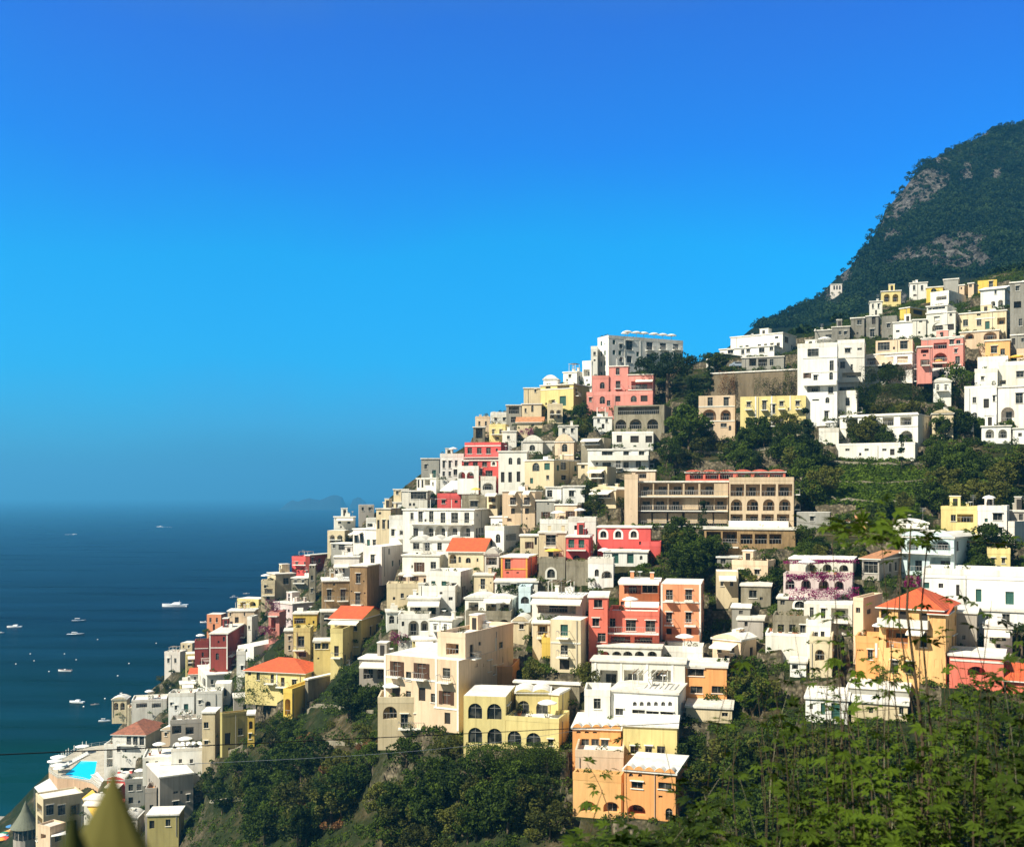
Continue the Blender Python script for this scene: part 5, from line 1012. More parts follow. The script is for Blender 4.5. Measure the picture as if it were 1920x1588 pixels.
grove(1345, 690, 1470, 740, 8, ['bush','broad'], .5, .7, 'shrub on the stained retaining wall of the hilltop car park', 'shrubs on the retaining wall')
tree_at(1252, 742, 'pine', 1.3, 'big dark umbrella pine with a flat crown beside the top white hotel', sx=.95)
for px, py, s in ((1294, 775, 1.35), (1330, 760, 1.3), (1300, 800, 1.1)): tree_at(px, py, 'cypress', s, {1294: 'slim dark cypress right of the umbrella pine', 1330: 'tall dark cypress left of the stained retaining wall', 1300: 'shorter cypress below its two taller neighbours'}[px])
tree_at(1318, 1030, 'cypress', 1.1, 'dark cypress between the crimson house trees and the purple terrace')
tree_at(1512, 905, 'cypress', 1.9, 'very tall cypress at the right end of the balcony hotel')
tree_at(1195, 1010, 'palm', .9, 'dry drooping palm in front of the blank pink tower')
tree_at(1290, 850, 'broad', 2.0, 'large round dark tree left of the peach loggia house')
tree_at(1340, 700, 'broad', 1.1, 'dark bushy tree at the left corner of the white hilltop villa')
tree_at(1275, 1040, 'broad', 1.35, 'large dark tree right of the crimson house')
tree_at(1690, 880, 'cypress', .9, 'pointed conifer in front of the arched cream hotel plinth')
tree_at(1790, 730, 'green', 1.7, 'tall leafy tree below the pink arched house')
tree_at(640, 1030, 'green', .8, 'dark tree on the ridge edge left of the pale pink square house')
tree_at(1700, 1250, 'broad', 1.1, 'dark tree under the orange terrace wing')
tree_at(1850, 1050, 'broad', 1.5, 'large tree at the right side of the blue white villa')
tree_at(1915, 1225, 'broad', .9, 'dark tree at the picture edge beside the yellow parasol')
tree_at(1655, 560, 'bush', 1.6, 'shrub at the mountain foot above the dim stone houses')
tree_at(940, 830, 'green', .75, 'dark tree beside the roofless pergola tower')
tree_at(960, 825, 'broad', .8, 'dark tree left of the sandy tiled cottage')
tree_at(1395, 1265, 'broad', 1.5, 'big dark conifer like tree under the pale grey hut')
tree_at(232, 1452, 'green', .9, 'green tree in the corner between the pool and the weathered tile villa')
tree_at(652, 1350, 'broad', 1.3, 'dark green round tree below the stone annexe of the long yellow house')
tree_at(1100, 1280, 'green', .8, 'slender garden tree in front of the domed cream house foot')
tree_at(1062, 1250, 'palm', .5, 'small tree fern beside the yellow garden wall room')
# undergrowth over all the open ground of the town slope
pts = []
k = 0; ru = np.random.default_rng(5)
while k < 8200:
    px = ru.uniform(60, 1990) if k < 7200 else ru.uniform(1560, 1990); Yv = ru.uniform(118, 330) if k < 7200 else ru.uniform(285, 348); pY, pZ = colprof(px)
    if Yv > pY[-1] - 1 or Yv < pY[0] or px < 330 and ru.random() < .75: continue
    if blocked(px, Yv, .1): continue
    z = ground_z(px, Yv); R_ = ru.uniform(.5, 1.5); n = int(70*R_); d = ru.normal(size=(n, 3)); d /= np.linalg.norm(d, axis=1)[:, None]
    d[:, 2] = np.abs(d[:, 2])*.75; pts.append(np.array([(px-CX)/F*Yv, Yv, z]) + d*R_*ru.uniform(.6, 1, (n, 1))); k += 1
# bushes at the feet of the houses
for h in HOUSES:
    if h['fixed'] or h['name'] != 'house': continue
    for q in range(int(h['WL']/1.3)):
        if ru.random() < .5: continue
        R_ = ru.uniform(.35, 1.0); n = int(80*R_); d = ru.normal(size=(n, 3)); d /= np.linalg.norm(d, axis=1)[:, None]; d[:, 2] = np.abs(d[:, 2])*1.1
        c = h['M'] @ Vector((-h['WL']*ru.random(), -.75, -.2)); pts.append(np.array(c) + d*R_*ru.uniform(.5, 1, (n, 1)))
    if h['WR'] > 4:
        for q in range(2):
            R_ = ru.uniform(.5, 1.1); n = int(80*R_); d = ru.normal(size=(n, 3)); d /= np.linalg.norm(d, axis=1)[:, None]; d[:, 2] = np.abs(d[:, 2])*1.3
            c = h['M'] @ Vector((.8, h['WR']*ru.random(), .1)); pts.append(np.array(c) + d*R_*ru.uniform(.5, 1, (n, 1)))
tag(link('undergrowth', cloud('undergrowth', np.concatenate(pts), .17, LF_M)), 'low green and olive undergrowth covering the open ground between the houses', 'undergrowth', kind='stuff')
# bright grass terrace right of the balcony hotel
LF_G = leafmat('bright_grass', (.035,.080,.006), (.11,.17,.012), .4, .3); gp_ = []
for q in range(26000):
    px, py = ru.uniform(1530, 1770), ru.uniform(868, 958)
    if ((px-1650)/115)**2 + ((py-915)/40)**2 > 1: continue
    pY, pZ = colprof(1600) if q < 0 else (None, None); gp_.append((px, py))
from functools import lru_cache
gY = {}
out_ = []
for px, py in gp_:
    k_ = (int(px/8), int(py/4))
    if k_ not in gY: gY[k_] = ground_hit(k_[0]*8+4, k_[1]*4+2)
    if gY[k_]: Yq = gY[k_] + ru.uniform(-3.5, 3.5); out_.append(((px-CX)/F*Yq, Yq, ground_z(px, Yq) + ru.uniform(.2, .7)))
tag(link('grass', cloud('grass', np.array(out_), .28, LF_G, up=1.2)), 'bright green grass terrace right of the balcony hotel', 'grass', kind='stuff')
# woods of the mountain: one mass of crowns
pts = []; nr_, nc_ = MV.shape[:2]; ru = np.random.default_rng(6); k = 0
while k < 10500:
    i = int(ru.integers(2, 190)); j = int(ru.integers(28, min(nc_, 142))); p = MV[i, j]
    if RK[i, j] > .35 and ru.random() < .80: continue
    sx_, sy_ = CX + p[0]/p[1]*F, YH - (p[2]-CZ)/p[1]*F
    if any(a-9 < sx_ < b+9 and t-9 < sy_ < u+30 for a, b, t, u, Yh in SCR if u < 680): k += .2; continue
    R_ = ru.uniform(1.2, 3.6)*(.7 if mt[i] < .3 or RK[i, j] > .35 else 1); n = 46; d = ru.normal(size=(n, 3)); d /= np.linalg.norm(d, axis=1)[:, None]; d[:, 2] = np.abs(d[:, 2])
    pts.append(p + ru.normal(size=3)*2.0*np.array([1,1,.1]) + d*R_*ru.uniform(.6, 1, (n, 1))); k += 1
tag(link('mountain_wood', cloud('mountain_wood', np.concatenate(pts), .62, LF_MT, up=.6)), 'dark blue green scrub wood covering the steep mountain side', 'wood', kind='stuff')
# ---------------------------------------------------------------- build every house
for h in HOUSES: build_house(h)
# ---------------------------------------------------------------- terrace life: parasols, pots, flowers
PAR = {}
def parasol(loc, r, mat, label, group=None, closed=False, hgt=2.3):
    key = (closed, mat.name)
    if key not in PAR:
        a, b = MB(), MB(); b.tube([(0,0,0),(0,0,hgt+.25)], .035, METAL)
        if closed: a.lathe([(.03,hgt+.25),(.12,hgt),(.16,hgt-1.2),(.06,hgt-1.35)], mat, 8)
        else:
            a.lathe([(.02,hgt+.3),(.5,hgt+.17),(1.0,hgt-.12),(1.0,hgt-.25)], mat, 8); a.lathe([(.02,hgt+.26),(.98,hgt-.14)], mat, 8)
        PAR[key] = (a.mesh('canopy'), b.mesh('pole'))
    o = empty('parasol', loc); tag(o, label, 'parasol', group); s = 1 if closed else r; o.scale = (s, s, 1)
    link('canopy', PAR[key][0], o); link('pole', PAR[key][1], o); return o
CW = plain('white_canvas', (.80,.79,.74), .9); CB = plain('blue_canvas', (.06,.22,.45), .9); CR = plain('red_canvas', (.55,.07,.05), .9); CO = plain('orange_canvas', (.75,.35,.06), .9); CGn = plain('green_canvas', (.03,.20,.12), .9); CYl = plain('yellow_canvas', (.80,.50,.08), .9)
POT = plain('terracotta_pot', (.40,.15,.07), .9)
pr = random.Random(21); usedS = set()
for h in HOUSES:
    if not (h['roof'].startswith('p') and h['WL'] > 3.6 and h['name'] == 'house'): continue
    root = h['root']; ph = float(h['roof'].split(':')[1]) if ':' in h['roof'] else .9
    m = MB(); n = pr.randint(2, 6); C_ = []
    for i in range(n):
        x, y = -pr.uniform(.08,.92)*h['WL'], pr.choice([.45, .5, h['WR']*pr.uniform(.3,.8)]); m.lathe([(.01,h['H']+.06),(.2,h['H']+.06),(.28,h['H']+.55)], POT, 8, (x,y,0)); 
        q = rng.normal(size=(60,3)); q /= np.linalg.norm(q,axis=1)[:,None]; C_.append(q*np.array([.38,.38,.45]) + np.array([x,y,h['H']+.95]))
    pl = m.build('flower_pot', root)
    if pl: link('potted_plant', cloud('potted_plant', np.concatenate(C_), .11, pr.choice([LF_M, LF_D, LF_Y])), pl)
    s = short(h['label'])
    if s not in usedS and pr.random() < .5 and not h.get('filler'):
        usedS.add(s); x, y = -pr.uniform(.25,.75)*h['WL'], h['WR']*pr.uniform(.25,.45)
        parasol(h['M'] @ Vector((x,y,h['H']+.05)), pr.uniform(1.1,1.6), CW if pr.random() < .93 else CYl, 'open parasol on the roof terrace of the ' + ' '.join(s.split()[:8]), 'roof terrace parasols')
hh = next(h for h in HOUSES if h['label'].startswith('large white hotel on the very top'))
for i, t_ in enumerate((.30,.42,.52,.66,.78,.90)):
    parasol(hh['M'] @ Vector((-2.2, hh['WR']*t_, hh['H']+.4)), 1.5, CW, 'white domed parasol in the row on the roof of the topmost hotel', 'parasols on the topmost hotel')
# climbing flowers: each one a shrub of its own
def flowers(x0, x1, y0, y1, Y, n, label, mat=None, dep=1.2, name='bougainvillea', cat='climbing plant'):
    k = rng.uniform(size=(n, 3)); pts = []
    a = rng.uniform(0, 1, 40); b = rng.uniform(0, 1, 40); j = rng.integers(0, 40, n)
    px = x0+(x1-x0)*np.clip(a[j]+rng.normal(size=n)*.05, 0, 1); py = y0+(y1-y0)*np.clip(b[j]+rng.normal(size=n)*.14, -.1, 1.1); yy = Y + (k[:,2]-.5)*dep
    c = P((x0+x1)/2, y1, Y); V_ = np.stack([(px-CX)/F*yy, yy, CZ-(py-YH)/F*yy], -1) - np.array(c)
    o = empty(name, c); tag(o, label, cat); link('foliage', cloud('foliage', V_, .12, mat or LF_V), o); return o
flowers(1322,1388,998,1012,207,900,'purple bougainvillea hanging from the dark vine terrace under the balcony hotel')
flowers(1328,1385,1024,1042,203,1300,'thick purple bougainvillea hedge below the vine terrace')
flowers(1395,1490,990,1003,208,1100,'rusty brown vine on the pergola edge right of the purple bougainvillea', LF_R, name='vine')
flowers(1365,1480,955,990,209,2500,'dark green vine covering the lowest loggias of the pale hotel half', LF_D, name='vine')
flowers(1245,1365,878,890,221.5,900,'green roof creeper at the left of the wavy orange roof storey', LF_D, name='vine')
flowers(1470,1610,1050,1056,174,1500,'bougainvillea creeper along the roof edge of the white arched villa')
flowers(1475,1600,1074,1088,166.5,2000,'purple bougainvillea band over the white columns')
flowers(1480,1610,1103,1122,166,1600,'dark red bougainvillea at the foot of the white columns')
flowers(730,765,1186,1208,196,700,'magenta bougainvillea left of the large cream palace roof')
flowers(498,525,1126,1150,272,900,'deep purple bougainvillea between the peach house and the pink house')
flowers(484,508,1175,1188,268,600,'purple bougainvillea at the foot of the cream stair tower')
flowers(972,1000,804,816,281,600,'dull purple shrub above the twin vaulted houses')
flowers(1696,1726,1082,1098,161,800,'purple bougainvillea beside the red hipped villa roof')
flowers(1183,1200,958,1003,213.5,900,'dry brown creeper on the blank pink tower', LF_R, name='vine')
flowers(870,925,918,936,268,800,'dark reddish creeper in the garden under the red hotel', LF_D, name='vine')
flowers(440,535,1268,1318,222,5500,'thick green hanging garden hedge beside the long yellow house', LF_M, dep=6, name='hedge', cat='hedge')
flowers(1612,1712,690,718,246,3500,'dark pergola greenery under the white three arched house', LF_D, dep=4, name='hedge', cat='hedge')
flowers(1605,1760,722,752,243,5000,'lower band of dark hedges with arched gaps', LF_D, dep=4, name='hedge', cat='hedge')
flowers(875,1060,1396,1440,143,9000,'bright green ivy bank under the pale yellow arched house', LF_M, dep=5, name='ivy', cat='climbing plant')
flowers(1480,1530,795,815,235,1500,'clipped dark hedge under the long pale yellow house', LF_D, dep=4, name='hedge', cat='hedge')
flowers(1345,1378,700,742,265.2,1500,'brown dry creeper on the lower left of the stained retaining wall', LF_R, name='vine', dep=.8)
flowers(1415,1480,712,742,260.5,1800,'dark scrub at the foot of the stained retaining wall', LF_D, dep=.8, name='hedge', cat='hedge')
flowers(1468,1500,688,735,258.6,1200,'dark ivy on the right end of the stained retaining wall', LF_D, name='ivy', dep=.8)
flowers(930,985,1098,1112,192,1600,'low hedge in front of the house beneath the vermilion cube', LF_D, dep=2, name='hedge', cat='hedge')
# dry stone terrace walls stepping the gardens
TW = random.Random(4); nw = 0
for (x0, x1, py, n) in [(1490,1900,870,1),(1500,1900,905,1),(1500,1760,940,1),(1290,1560,822,1),(1300,1580,848,1),(1010,1140,822,1),(300,395,1290,1),(260,380,1330,1),(390,640,1400,1),(600,740,1395,1),(1370,1500,1105,1),(1250,1480,1120,1),(560,700,1330,1),(1380,1500,1160,1),(230,330,1480,1),(380,520,1500,1)]:
    seg = []
    for px in np.linspace(x0, x1, max(3, int((x1-x0)/14))):
        Yg = ground_hit(px, py + 5*math.sin(px*.02)); 
        if Yg and not blocked(px, Yg, .3): seg.append(((px-CX)/F*Yg, Yg, ground_z(px, Yg)))
        else:
            if len(seg) > 2: break
            seg = []
    if len(seg) < 3: continue
    zt = sorted(p[2] for p in seg)[len(seg)//2] + 1.1; m = MB()
    for a, b in zip(seg, seg[1:]):
        m.tris([(a[0],a[1],a[2]-1.5),(b[0],b[1],b[2]-1.5),(b[0],b[1],b[2]+.9),(a[0],a[1],a[2]+.9),(a[0],a[1]+.5,a[2]+.9),(b[0],b[1]+.5,b[2]+.9)], [(0,1,2,3),(3,2,5,4)], WM('st'))
    tag(m.build('terrace_wall'), 'long dry stone terrace wall in the ' + {1490:'upper orchard',1500:'orchard slope' if py < 930 else 'lowest part of the orchard',1290:'garden below the yellow house',1300:'garden above the balcony hotel',1010:'garden under the cream villa',300:'shore garden behind the stepped white house',260:'shore garden near the sea path',390:'bank under the olive shaded house',600:'bank left of the cream palace',1370:'dark gully',1250:'dark belt above the salmon palace',560:'hollow beside the long yellow house',1380:'gully by the pale grey hut',230:'yard below the swimming pool',380:'ravine at the foot of the left houses'}[x0], 'wall')
# ---------------------------------------------------------------- swimming pool terrace
pc = [onplane(x, y, z0) for x, y in deck]; cen = sum(pc, Vector())/len(pc); pool = [(775,582),(880,500),(965,418),(1165,422),(1140,560),(1075,650),(930,632),(840,612)]
root = empty('pool_terrace', (cen.x, cen.y, z0-8)); tag(root, 'curved pool terrace with a turquoise swimming pool above the sea', 'terrace')
off = Vector((cen.x, cen.y, z0-8)); pd = [p-off for p in pc]; pp = [onplane(x, y, z0)-off for x, y in pool]
m = MB(); DK = wallmat('deck_paving', (.60,.55,.45), dirt=.4)
m.tris(pd+pp, tessellate_polygon([pd, pp]), DK); dn = Vector((0,0,-1.4))
for i in range(len(pp)): a, b = pp[i], pp[(i+1)%len(pp)]; m.face([a, b, b+dn, a+dn], TRIM)
m.face([p+dn for p in pp], TRIM); m.build('deck', root)
wmat_, wt, wb = newmat('pool_water'); wb.inputs['Base Color'].default_value = (.01,.62,.80,1); wb.inputs['Roughness'].default_value = .08
wn = N(wt, 'ShaderNodeTexNoise', i_Scale=2.0); wbp = N(wt, 'ShaderNodeBump', i_Strength=.2); wt.links.new(wn.outputs[0], wbp.inputs['Height']); wt.links.new(wbp.outputs[0], wb.inputs['Normal'])
m = MB(); m.face([p+Vector((0,0,-.18)) for p in pp], wmat_); m.build('pool_water', root)
m = MB(); PW = wallmat('peach_wall', (.62,.42,.27), dirt=.4)
for i in range(len(pd)): a, b = pd[i], pd[(i+1)%len(pd)]; m.face([a+Vector((0,0,-.02)), b+Vector((0,0,-.02)), b+Vector((0,0,-11)), a+Vector((0,0,-11))], PW)
m.build('retaining_wall', root)
m = MB()
for i in list(range(0,7))+list(range(10,16)):
    a, b = pd[i], pd[(i+1)%len(pd)]; 
    if i == 6: continue
    for zz in (.5, 1.0): m.tube([a+Vector((0,0,zz)), b+Vector((0,0,zz))], .04, RAILW, 4)
    n = max(1, int((b-a).length/2))
    for k in range(n): p = a.lerp(b, k/n); m.tube([p, p+Vector((0,0,1))], .05, RAILW, 4)
m.build('railing', root)
for (x, y, r) in ((985,330,2.2),(700,460,2.4),(655,510,2.2),(700,560,2.3),(705,600,1.6)): parasol(onplane(x, y, z0), r, CW, 'open white parasol at the seaward side of the swimming pool', 'open pool parasols')
for (x, y) in ((705,440),(738,425),(760,405),(792,385),(822,365),(890,330),(990,285),(1036,280)): parasol(onplane(x, y, z0), 1, CW, 'closed white parasol standing along the sea rail of the pool terrace', 'closed pool parasols', closed=True)
def lounger_mesh():
    a, b = MB(), MB(); a.box((-.33,-.95,.28),(.33,.5,.38), CW); a.tris([(-.33,.5,.38),(.33,.5,.38),(.33,1.0,.85),(-.33,1.0,.85),(-.33,.5,.28),(.33,.5,.28),(.33,1.0,.75),(-.33,1.0,.75)], [(0,1,2,3),(7,6,5,4),(0,3,7,4),(1,5,6,2),(2,6,7,3)], CW)
    for x in (-.28,.28):
        for y in (-.85,.45): b.box((x-.03,y-.03,0),(x+.03,y+.03,.28), METAL)
    return a.mesh('cushion'), b.mesh('frame')
LM = lounger_mesh()
def lounger(loc, rz, label, group):
    o = empty('sun_lounger', loc, rz); tag(o, label, 'sun lounger', group); link('cushion', LM[0], o); link('frame', LM[1], o)
for i in range(13):
    t_ = i/12; lounger(onplane(750+300*t_, 515-165*t_, z0), .7, 'white sun lounger in the row between the pool and the sea rail', 'loungers on the sea side of the pool')
for i in range(11):
    t_ = i/10; lounger(onplane(1130+130*t_, 600+150*t_, z0), -.7, 'white sun lounger in the row at the landward corner of the pool', 'loungers at the landward corner of the pool')
lt = next(h for h in HOUSES if 'rows of sun loungers' in h['label'])
for i in range(10): lounger(lt['M'] @ Vector((-lt['WL']*(.08+.09*i), 1.5 + (i%2)*2, lt['H']+.06)), -lt['t'], 'sun lounger on the white terrace right of the weathered tile villa', 'loungers on the white terrace')
# restaurant below the pool
R(0,1360,6.4)
Yr = 283.0
def slab(name, quad, thick, mat, label, cat, posts=True, base=None):
    pts = [P(x/6.4, 1360+y/6.4, Yq) for x, y, Yq in quad]; o = sum(pts, Vector())/4; o.z = min(p.z for p in pts) - 3; r_ = empty(name, o); tag(r_, label, cat); m = MB()
    q = [p-o for p in pts]; q2 = [p-Vector((0,0,thick)) for p in q]; m.tris(q+q2, [(0,1,2,3),(7,6,5,4),(0,4,5,1),(1,5,6,2),(2,6,7,3),(3,7,4,0)], mat); m.build('canopy', r_)
    for p in q: m = MB(); m.tube([p-Vector((0,0,.1)), Vector((p.x,p.y,-2.0))], .09, METAL); m.build('post', r_)
slab('canopy', [(412,735,283),(505,855,276),(725,805,282),(595,630,292)], .15, CW, 'large bright white canopy roof below the pool terrace wall', 'canopy')
slab('canopy', [(705,880,279),(830,890,279),(890,820,284),(745,805,284)], .12, CW, 'small white square canopy in front of the peach pool wall', 'canopy')
slab('awning', [(985,870,272),(1130,1110,262),(1222,900,270),(1110,765,280)], .12, CYl, 'big orange yellow awning below the landward corner of the pool', 'awning')
slab('canopy', [(610,1330,255),(790,1300,255),(790,1260,259),(640,1270,259)], .12, CW, 'white canopy over the lowest restaurant tables', 'canopy')
# cone roofed pavilion at the beach
o = P(48, 1588, 290); o.z = max(o.z - 1.5, 2); r_ = empty('round_pavilion', o); tag(r_, 'round pavilion with a tall grey green cone roof beside the beach', 'pavilion')
hz = zof(1548, 290) - o.z; m = MB(); m.lathe([(3.1,-5),(3.1,hz)], WM('gp'), 16); m.build('wall', r_)
m = MB(); m.lathe([(3.9,hz-.2),(2.6,hz+1.6),(1.2,hz+3.9),(.15,hz+6.6),(.02,hz+6.9)], wallmat('cone_slate', (.17,.18,.13), dirt=.4), 24); m.build('roof', r_)
for k in range(16):
    a = 2*math.pi*k/16; m = MB(); M_ = Matrix.Rotation(a, 4, 'Z'); m.box((3.08,-.42,hz-3.0),(3.14,.42,hz-.5), GLASS, M_); m.build('window', r_)
SAND = wallmat('beach_pebbles', (.36,.33,.28), dirt=.4, scale=1)
bx = [P(x, y, (CZ-1.2)*F/(y-YH)) for x, y in ((-260,1527),(36,1530),(62,1560),(70,1640),(-260,1640))]; m = MB(); m.face([(p.x,p.y,1.2) for p in bx], SAND)
for a, b in zip(bx, bx[1:]+bx[:1]): m.face([(a.x,a.y,1.2),(b.x,b.y,1.2),(b.x,b.y,-3),(a.x,a.y,-3)], SAND)
tag(m.build('beach'), kind='structure')
for i, (x, y, mt_, cn) in enumerate(((130,1290,CB,'blue'),(165,1300,CB,'blue and shaded'),(110,1355,CO,'orange'),(60,1375,CGn,'green'),(115,1410,CB,'pale blue'),(50,1430,CR,'red'),(15,1400,CW,'white'),(95,1440,CR,'dark red'),(15,1450,CO,'orange and half cut'),(150,1340,CW,'white and small'))):
    p = onplane(x, y, 1.25); parasol(p, 1.5, mt_, cn + ' beach parasol among the crowd left of the cone roofed pavilion', 'beach parasols')
# restaurant building with glazed verandas
REG[:] = [0, 1360, 6.4]; n0 = len(HOUSES)
H('restaurant building with glazed verandas under the white canopy',430,520,1000,905,1420,'cr','p:.5','O 1000 60x110 475|O 1150 60x110 480|d 1010 90x120 600|d 1010 90x120 740|O 1010 120x130 900|d 1200 110x140 650|d 1210 120x140 860',Y=272,th=52,clutter=0)
H('cream stair block of the restaurant stepping down to the beach',455,600,790,1240,1459,'pc','p:.5','O 1330 60x60 520|d 1350 80x70 700',Y=256,th=30,clutter=0)
for h in HOUSES[n0:]: place(h); build_house(h)
# ---------------------------------------------------------------- boats
HULLD = plain('navy_hull', (.02,.03,.05), .3); WOOD = plain('varnished_wood', (.25,.12,.05), .5)
def boat(px, py, lpx, kind, label, rz=0.0):
    Y = CZ*F/(py-YH); L = lpx/F*Y; o = empty('motor_yacht' if kind == 'yacht' else 'boat', ((px-CX)/F*Y, Y, 0), rz); tag(o, label, 'yacht' if kind == 'yacht' else 'boat'); B = L*.29; Hh = L*.085
    m = MB(); n = 10; hm = HULLD if 'd' in kind else WHITE; ring = []
    for i in range(n):
        u = i/(n-1); x = -L/2+L*u; w = B/2*(1-max(0,u-.45)**2.0/.3025) if u > .45 else B/2*(.86+.14*u/.45); w = max(w, .02); top = Hh*(1+.55*max(0,u-.3)); ring.append([(x,-w,top),(x,-w*.75,-.3),(x,w*.75,-.3),(x,w,top)])
    for a, b in zip(ring, ring[1:]):
        for k in range(3): m.face([a[k],b[k],b[k+1],a[k+1]], hm)
        m.face([(a[0][0],a[0][1],a[0][2]-.01),(a[3][0],a[3][1],a[3][2]-.01),(b[3][0],b[3][1],b[3][2]-.01),(b[0][0],b[0][1],b[0][2]-.01)], WHITE if kind != 'open' else WOOD)
    m.face(ring[0], hm); m.build('hull', o)
    if kind in ('yacht','cabin','dcabin'):
        m = MB(); ch = L*(.075 if kind == 'yacht' else .10); x0, x1 = -L*.22, L*.16; z1 = Hh*1.1
        m.tris([(x0,-B*.3,z1-.1),(x1,-B*.26,z1-.1),(x1,B*.26,z1-.1),(x0,B*.3,z1-.1),(x0,-B*.27,z1+ch),(x1-L*.13,-B*.22,z1+ch),(x1-L*.13,B*.22,z1+ch),(x0,B*.27,z1+ch)], [(0,1,5,4),(2,3,7,6),(1,2,6,5),(3,0,4,7),(4,5,6,7)], WHITE); cb = m.build('cabin', o)
        m = MB(); m.tris([(x0+.1,-B*.3-.01,z1+ch*.35),(x1-L*.05,-B*.27-.01,z1+ch*.35),(x1-L*.09,-B*.25-.03,z1+ch*.8),(x0+.1,-B*.28-.03,z1+ch*.8)], [(0,1,2,3)], GLASS); m.build('window', cb)
        if kind == 'yacht':
            m = MB(); m.box((-L*.20,-B*.2,z1+ch+.01),(-L*.06,B*.2,z1+ch+.12), WHITE); m.tube([(-L*.2,0,z1+ch),(-L*.17,0,z1+ch+L*.07)], .12, WHITE); m.tube([(-L*.17,-B*.2,z1+ch+L*.06),(-L*.17,B*.2,z1+ch+L*.06)], .12, WHITE); m.build('radar_arch', o)
            m = MB(); m.box((-L*.5,-B*.4,.1),(-L*.44,B*.4,Hh*.5), WHITE); m.build('swim_platform', o)
    elif kind == 'dcanopy' or kind == 'canopy':
        m = MB(); m.box((-L*.28,-B*.3,Hh+L*.13),(L*.05,B*.3,Hh+L*.15), CW); m.build('canopy', o); m = MB()
        for x in (-L*.26,L*.03):
            for y in (-B*.27,B*.27): m.tube([(x,y,Hh*.8),(x,y,Hh+L*.13)], .05, METAL)
        m.build('canopy_post', o)
    else:
        m = MB(); m.box((-L*.05,-B*.15,Hh*.8),(L*.06,B*.15,Hh+L*.07), WHITE); m.build('console', o); m = MB(); m.box((-L*.52,-B*.08,.2),(-L*.47,B*.08,Hh+L*.06), METAL); m.build('outboard_motor', o)
    return o
boat(328,1137,48,'yacht','long white motor yacht, the largest boat on the bay', math.pi)
boat(148,1165,26,'dcanopy','dark hulled boat with a canopy, upper of the dark pair left', .15)
boat(142,1191,33,'dcabin','long dark hulled boat with a pale deck, lower of the dark pair left', .05)
boat(27,1176,27,'cabin','white cabin boat near the left picture edge', math.pi+.1)
boat(2,1187,14,'dcabin','dark boat cut off by the left picture edge', 0)
boat(122,1258,27,'open','white open boat alone in the middle of the moored boats', math.pi-.1)
boat(144,1317,30,'cabin','white and grey cabin boat nearest the pool', math.pi-.2)
boat(178,1321,15,'open','small white open boat right of the nearest cabin boat', .3)
boat(440,1121,18,'dcanopy','little dark boat right of the long yacht', .2)
boat(462,1113,12,'open','tiny pale boat beside the cream balcony house', .1)
boat(385,1167,20,'open','small white open boat off the maroon palace', math.pi)
boat(196,1352,22,'canopy','pale boat partly hidden behind the weathered tile villa', .1)
FOAM = plain('sea_foam', (.75,.80,.82), .8)
def wake(px, py, lpx, wpx, label, d):
    boat(px, py, lpx, 'cabin', label, 0 if d > 0 else math.pi); Y = CZ*F/(py-YH); m = MB(); s = F/Y; L = wpx/s; x0 = (px-CX)/F*Y
    for i in range(14):
        u0, u1 = i/14, (i+1)/14; w0, w1 = (1.5+6*u0)*(1-u0*.4), (1.5+6*u1)*(1-u1*.4); m.face([(x0-d*L*u0,Y-w0,.05),(x0-d*L*u1,Y-w1,.05),(x0-d*L*u1,Y+w1,.05),(x0-d*L*u0,Y+w0,.05)], FOAM)
    tag(m.build('wake'), kind='structure')
wake(300,988,12,22,'white speedboat with a short wake in the middle of the bay',-1)
wake(140,1002,9,18,'far white speedboat with a faint wake near the left',1)
wake(530,953,5,28,'farthest speedboat with a thin wake below the islands',-1)
bm = MB(); bm.lathe([(.02,-.3),(.4,-.1),(.5,.15),(.3,.45),(.02,.55)], WHITE, 8); BM_ = bm.mesh('mooring_buoy')
for x, y in ((183,1199),(293,1206),(57,1226),(64,1239),(121,1226),(143,1237),(242,1244),(92,1259),(221,1267),(197,1310),(157,1325),(332,1235),(30,1245)):
    Y = CZ*F/(y-YH); tag(link('mooring_buoy', BM_, None, ((x-CX)/F*Y, Y, 0)), 'small white mooring buoy floating among the anchored boats', 'buoy', 'mooring buoys')
# ---------------------------------------------------------------- cars on the hilltop car park
TYRE = plain('tyre_rubber', (.02,.02,.02), .8)
def car(px, py, Y, L, col, label, van=False, rz=0):
    mat = plain('car_paint_%d' % int(col[0]*100+col[2]*7), col, .3, 0, .5); p = P(px, py, Y); o = empty('parked_van' if van else 'parked_car', p, rz); tag(o, label, 'van' if van else 'car'); W2 = .88
    pr_ = [(-L/2,.35),(-L/2,.95),(-L*.46,1.9),(L*.25,1.95),(L*.38,1.15),(L/2,.95),(L/2,.35)] if van else [(-L/2,.35),(-L/2,.85),(-L*.40,.95),(-L*.27,1.42),(L*.10,1.44),(L*.26,.98),(L*.47,.85),(L/2,.6),(L/2,.35)]
    m = MB(); a = [(x,-W2,z) for x, z in pr_]; b = [(x,W2,z) for x, z in pr_]; m.face(a, mat); m.face(b[::-1], mat)
    for i in range(len(pr_)): j = (i+1)%len(pr_); m.face([a[j],a[i],b[i],b[j]], mat)
    bd = m.build('body', o); m = MB(); zt = 1.8 if van else 1.36
    m.face([(-L*.24,-W2-.01,1.0),(L*.2,-W2-.01,1.0),(L*.10,-W2-.01,zt),(-L*.22,-W2-.01,zt)], GLASS); m.build('side_window', o)
    for x in (-L*.32, L*.32):
        for y in (-W2, W2): m = MB(); m.tube([(x,y-.1,.33),(x,y+.1,.33)], .33, TYRE, 12); w_ = m.build('wheel', o); m = MB(); m.tube([(x,y-.11,.33),(x,y+.11,.33)], .18, METAL, 10); m.build('rim', w_)
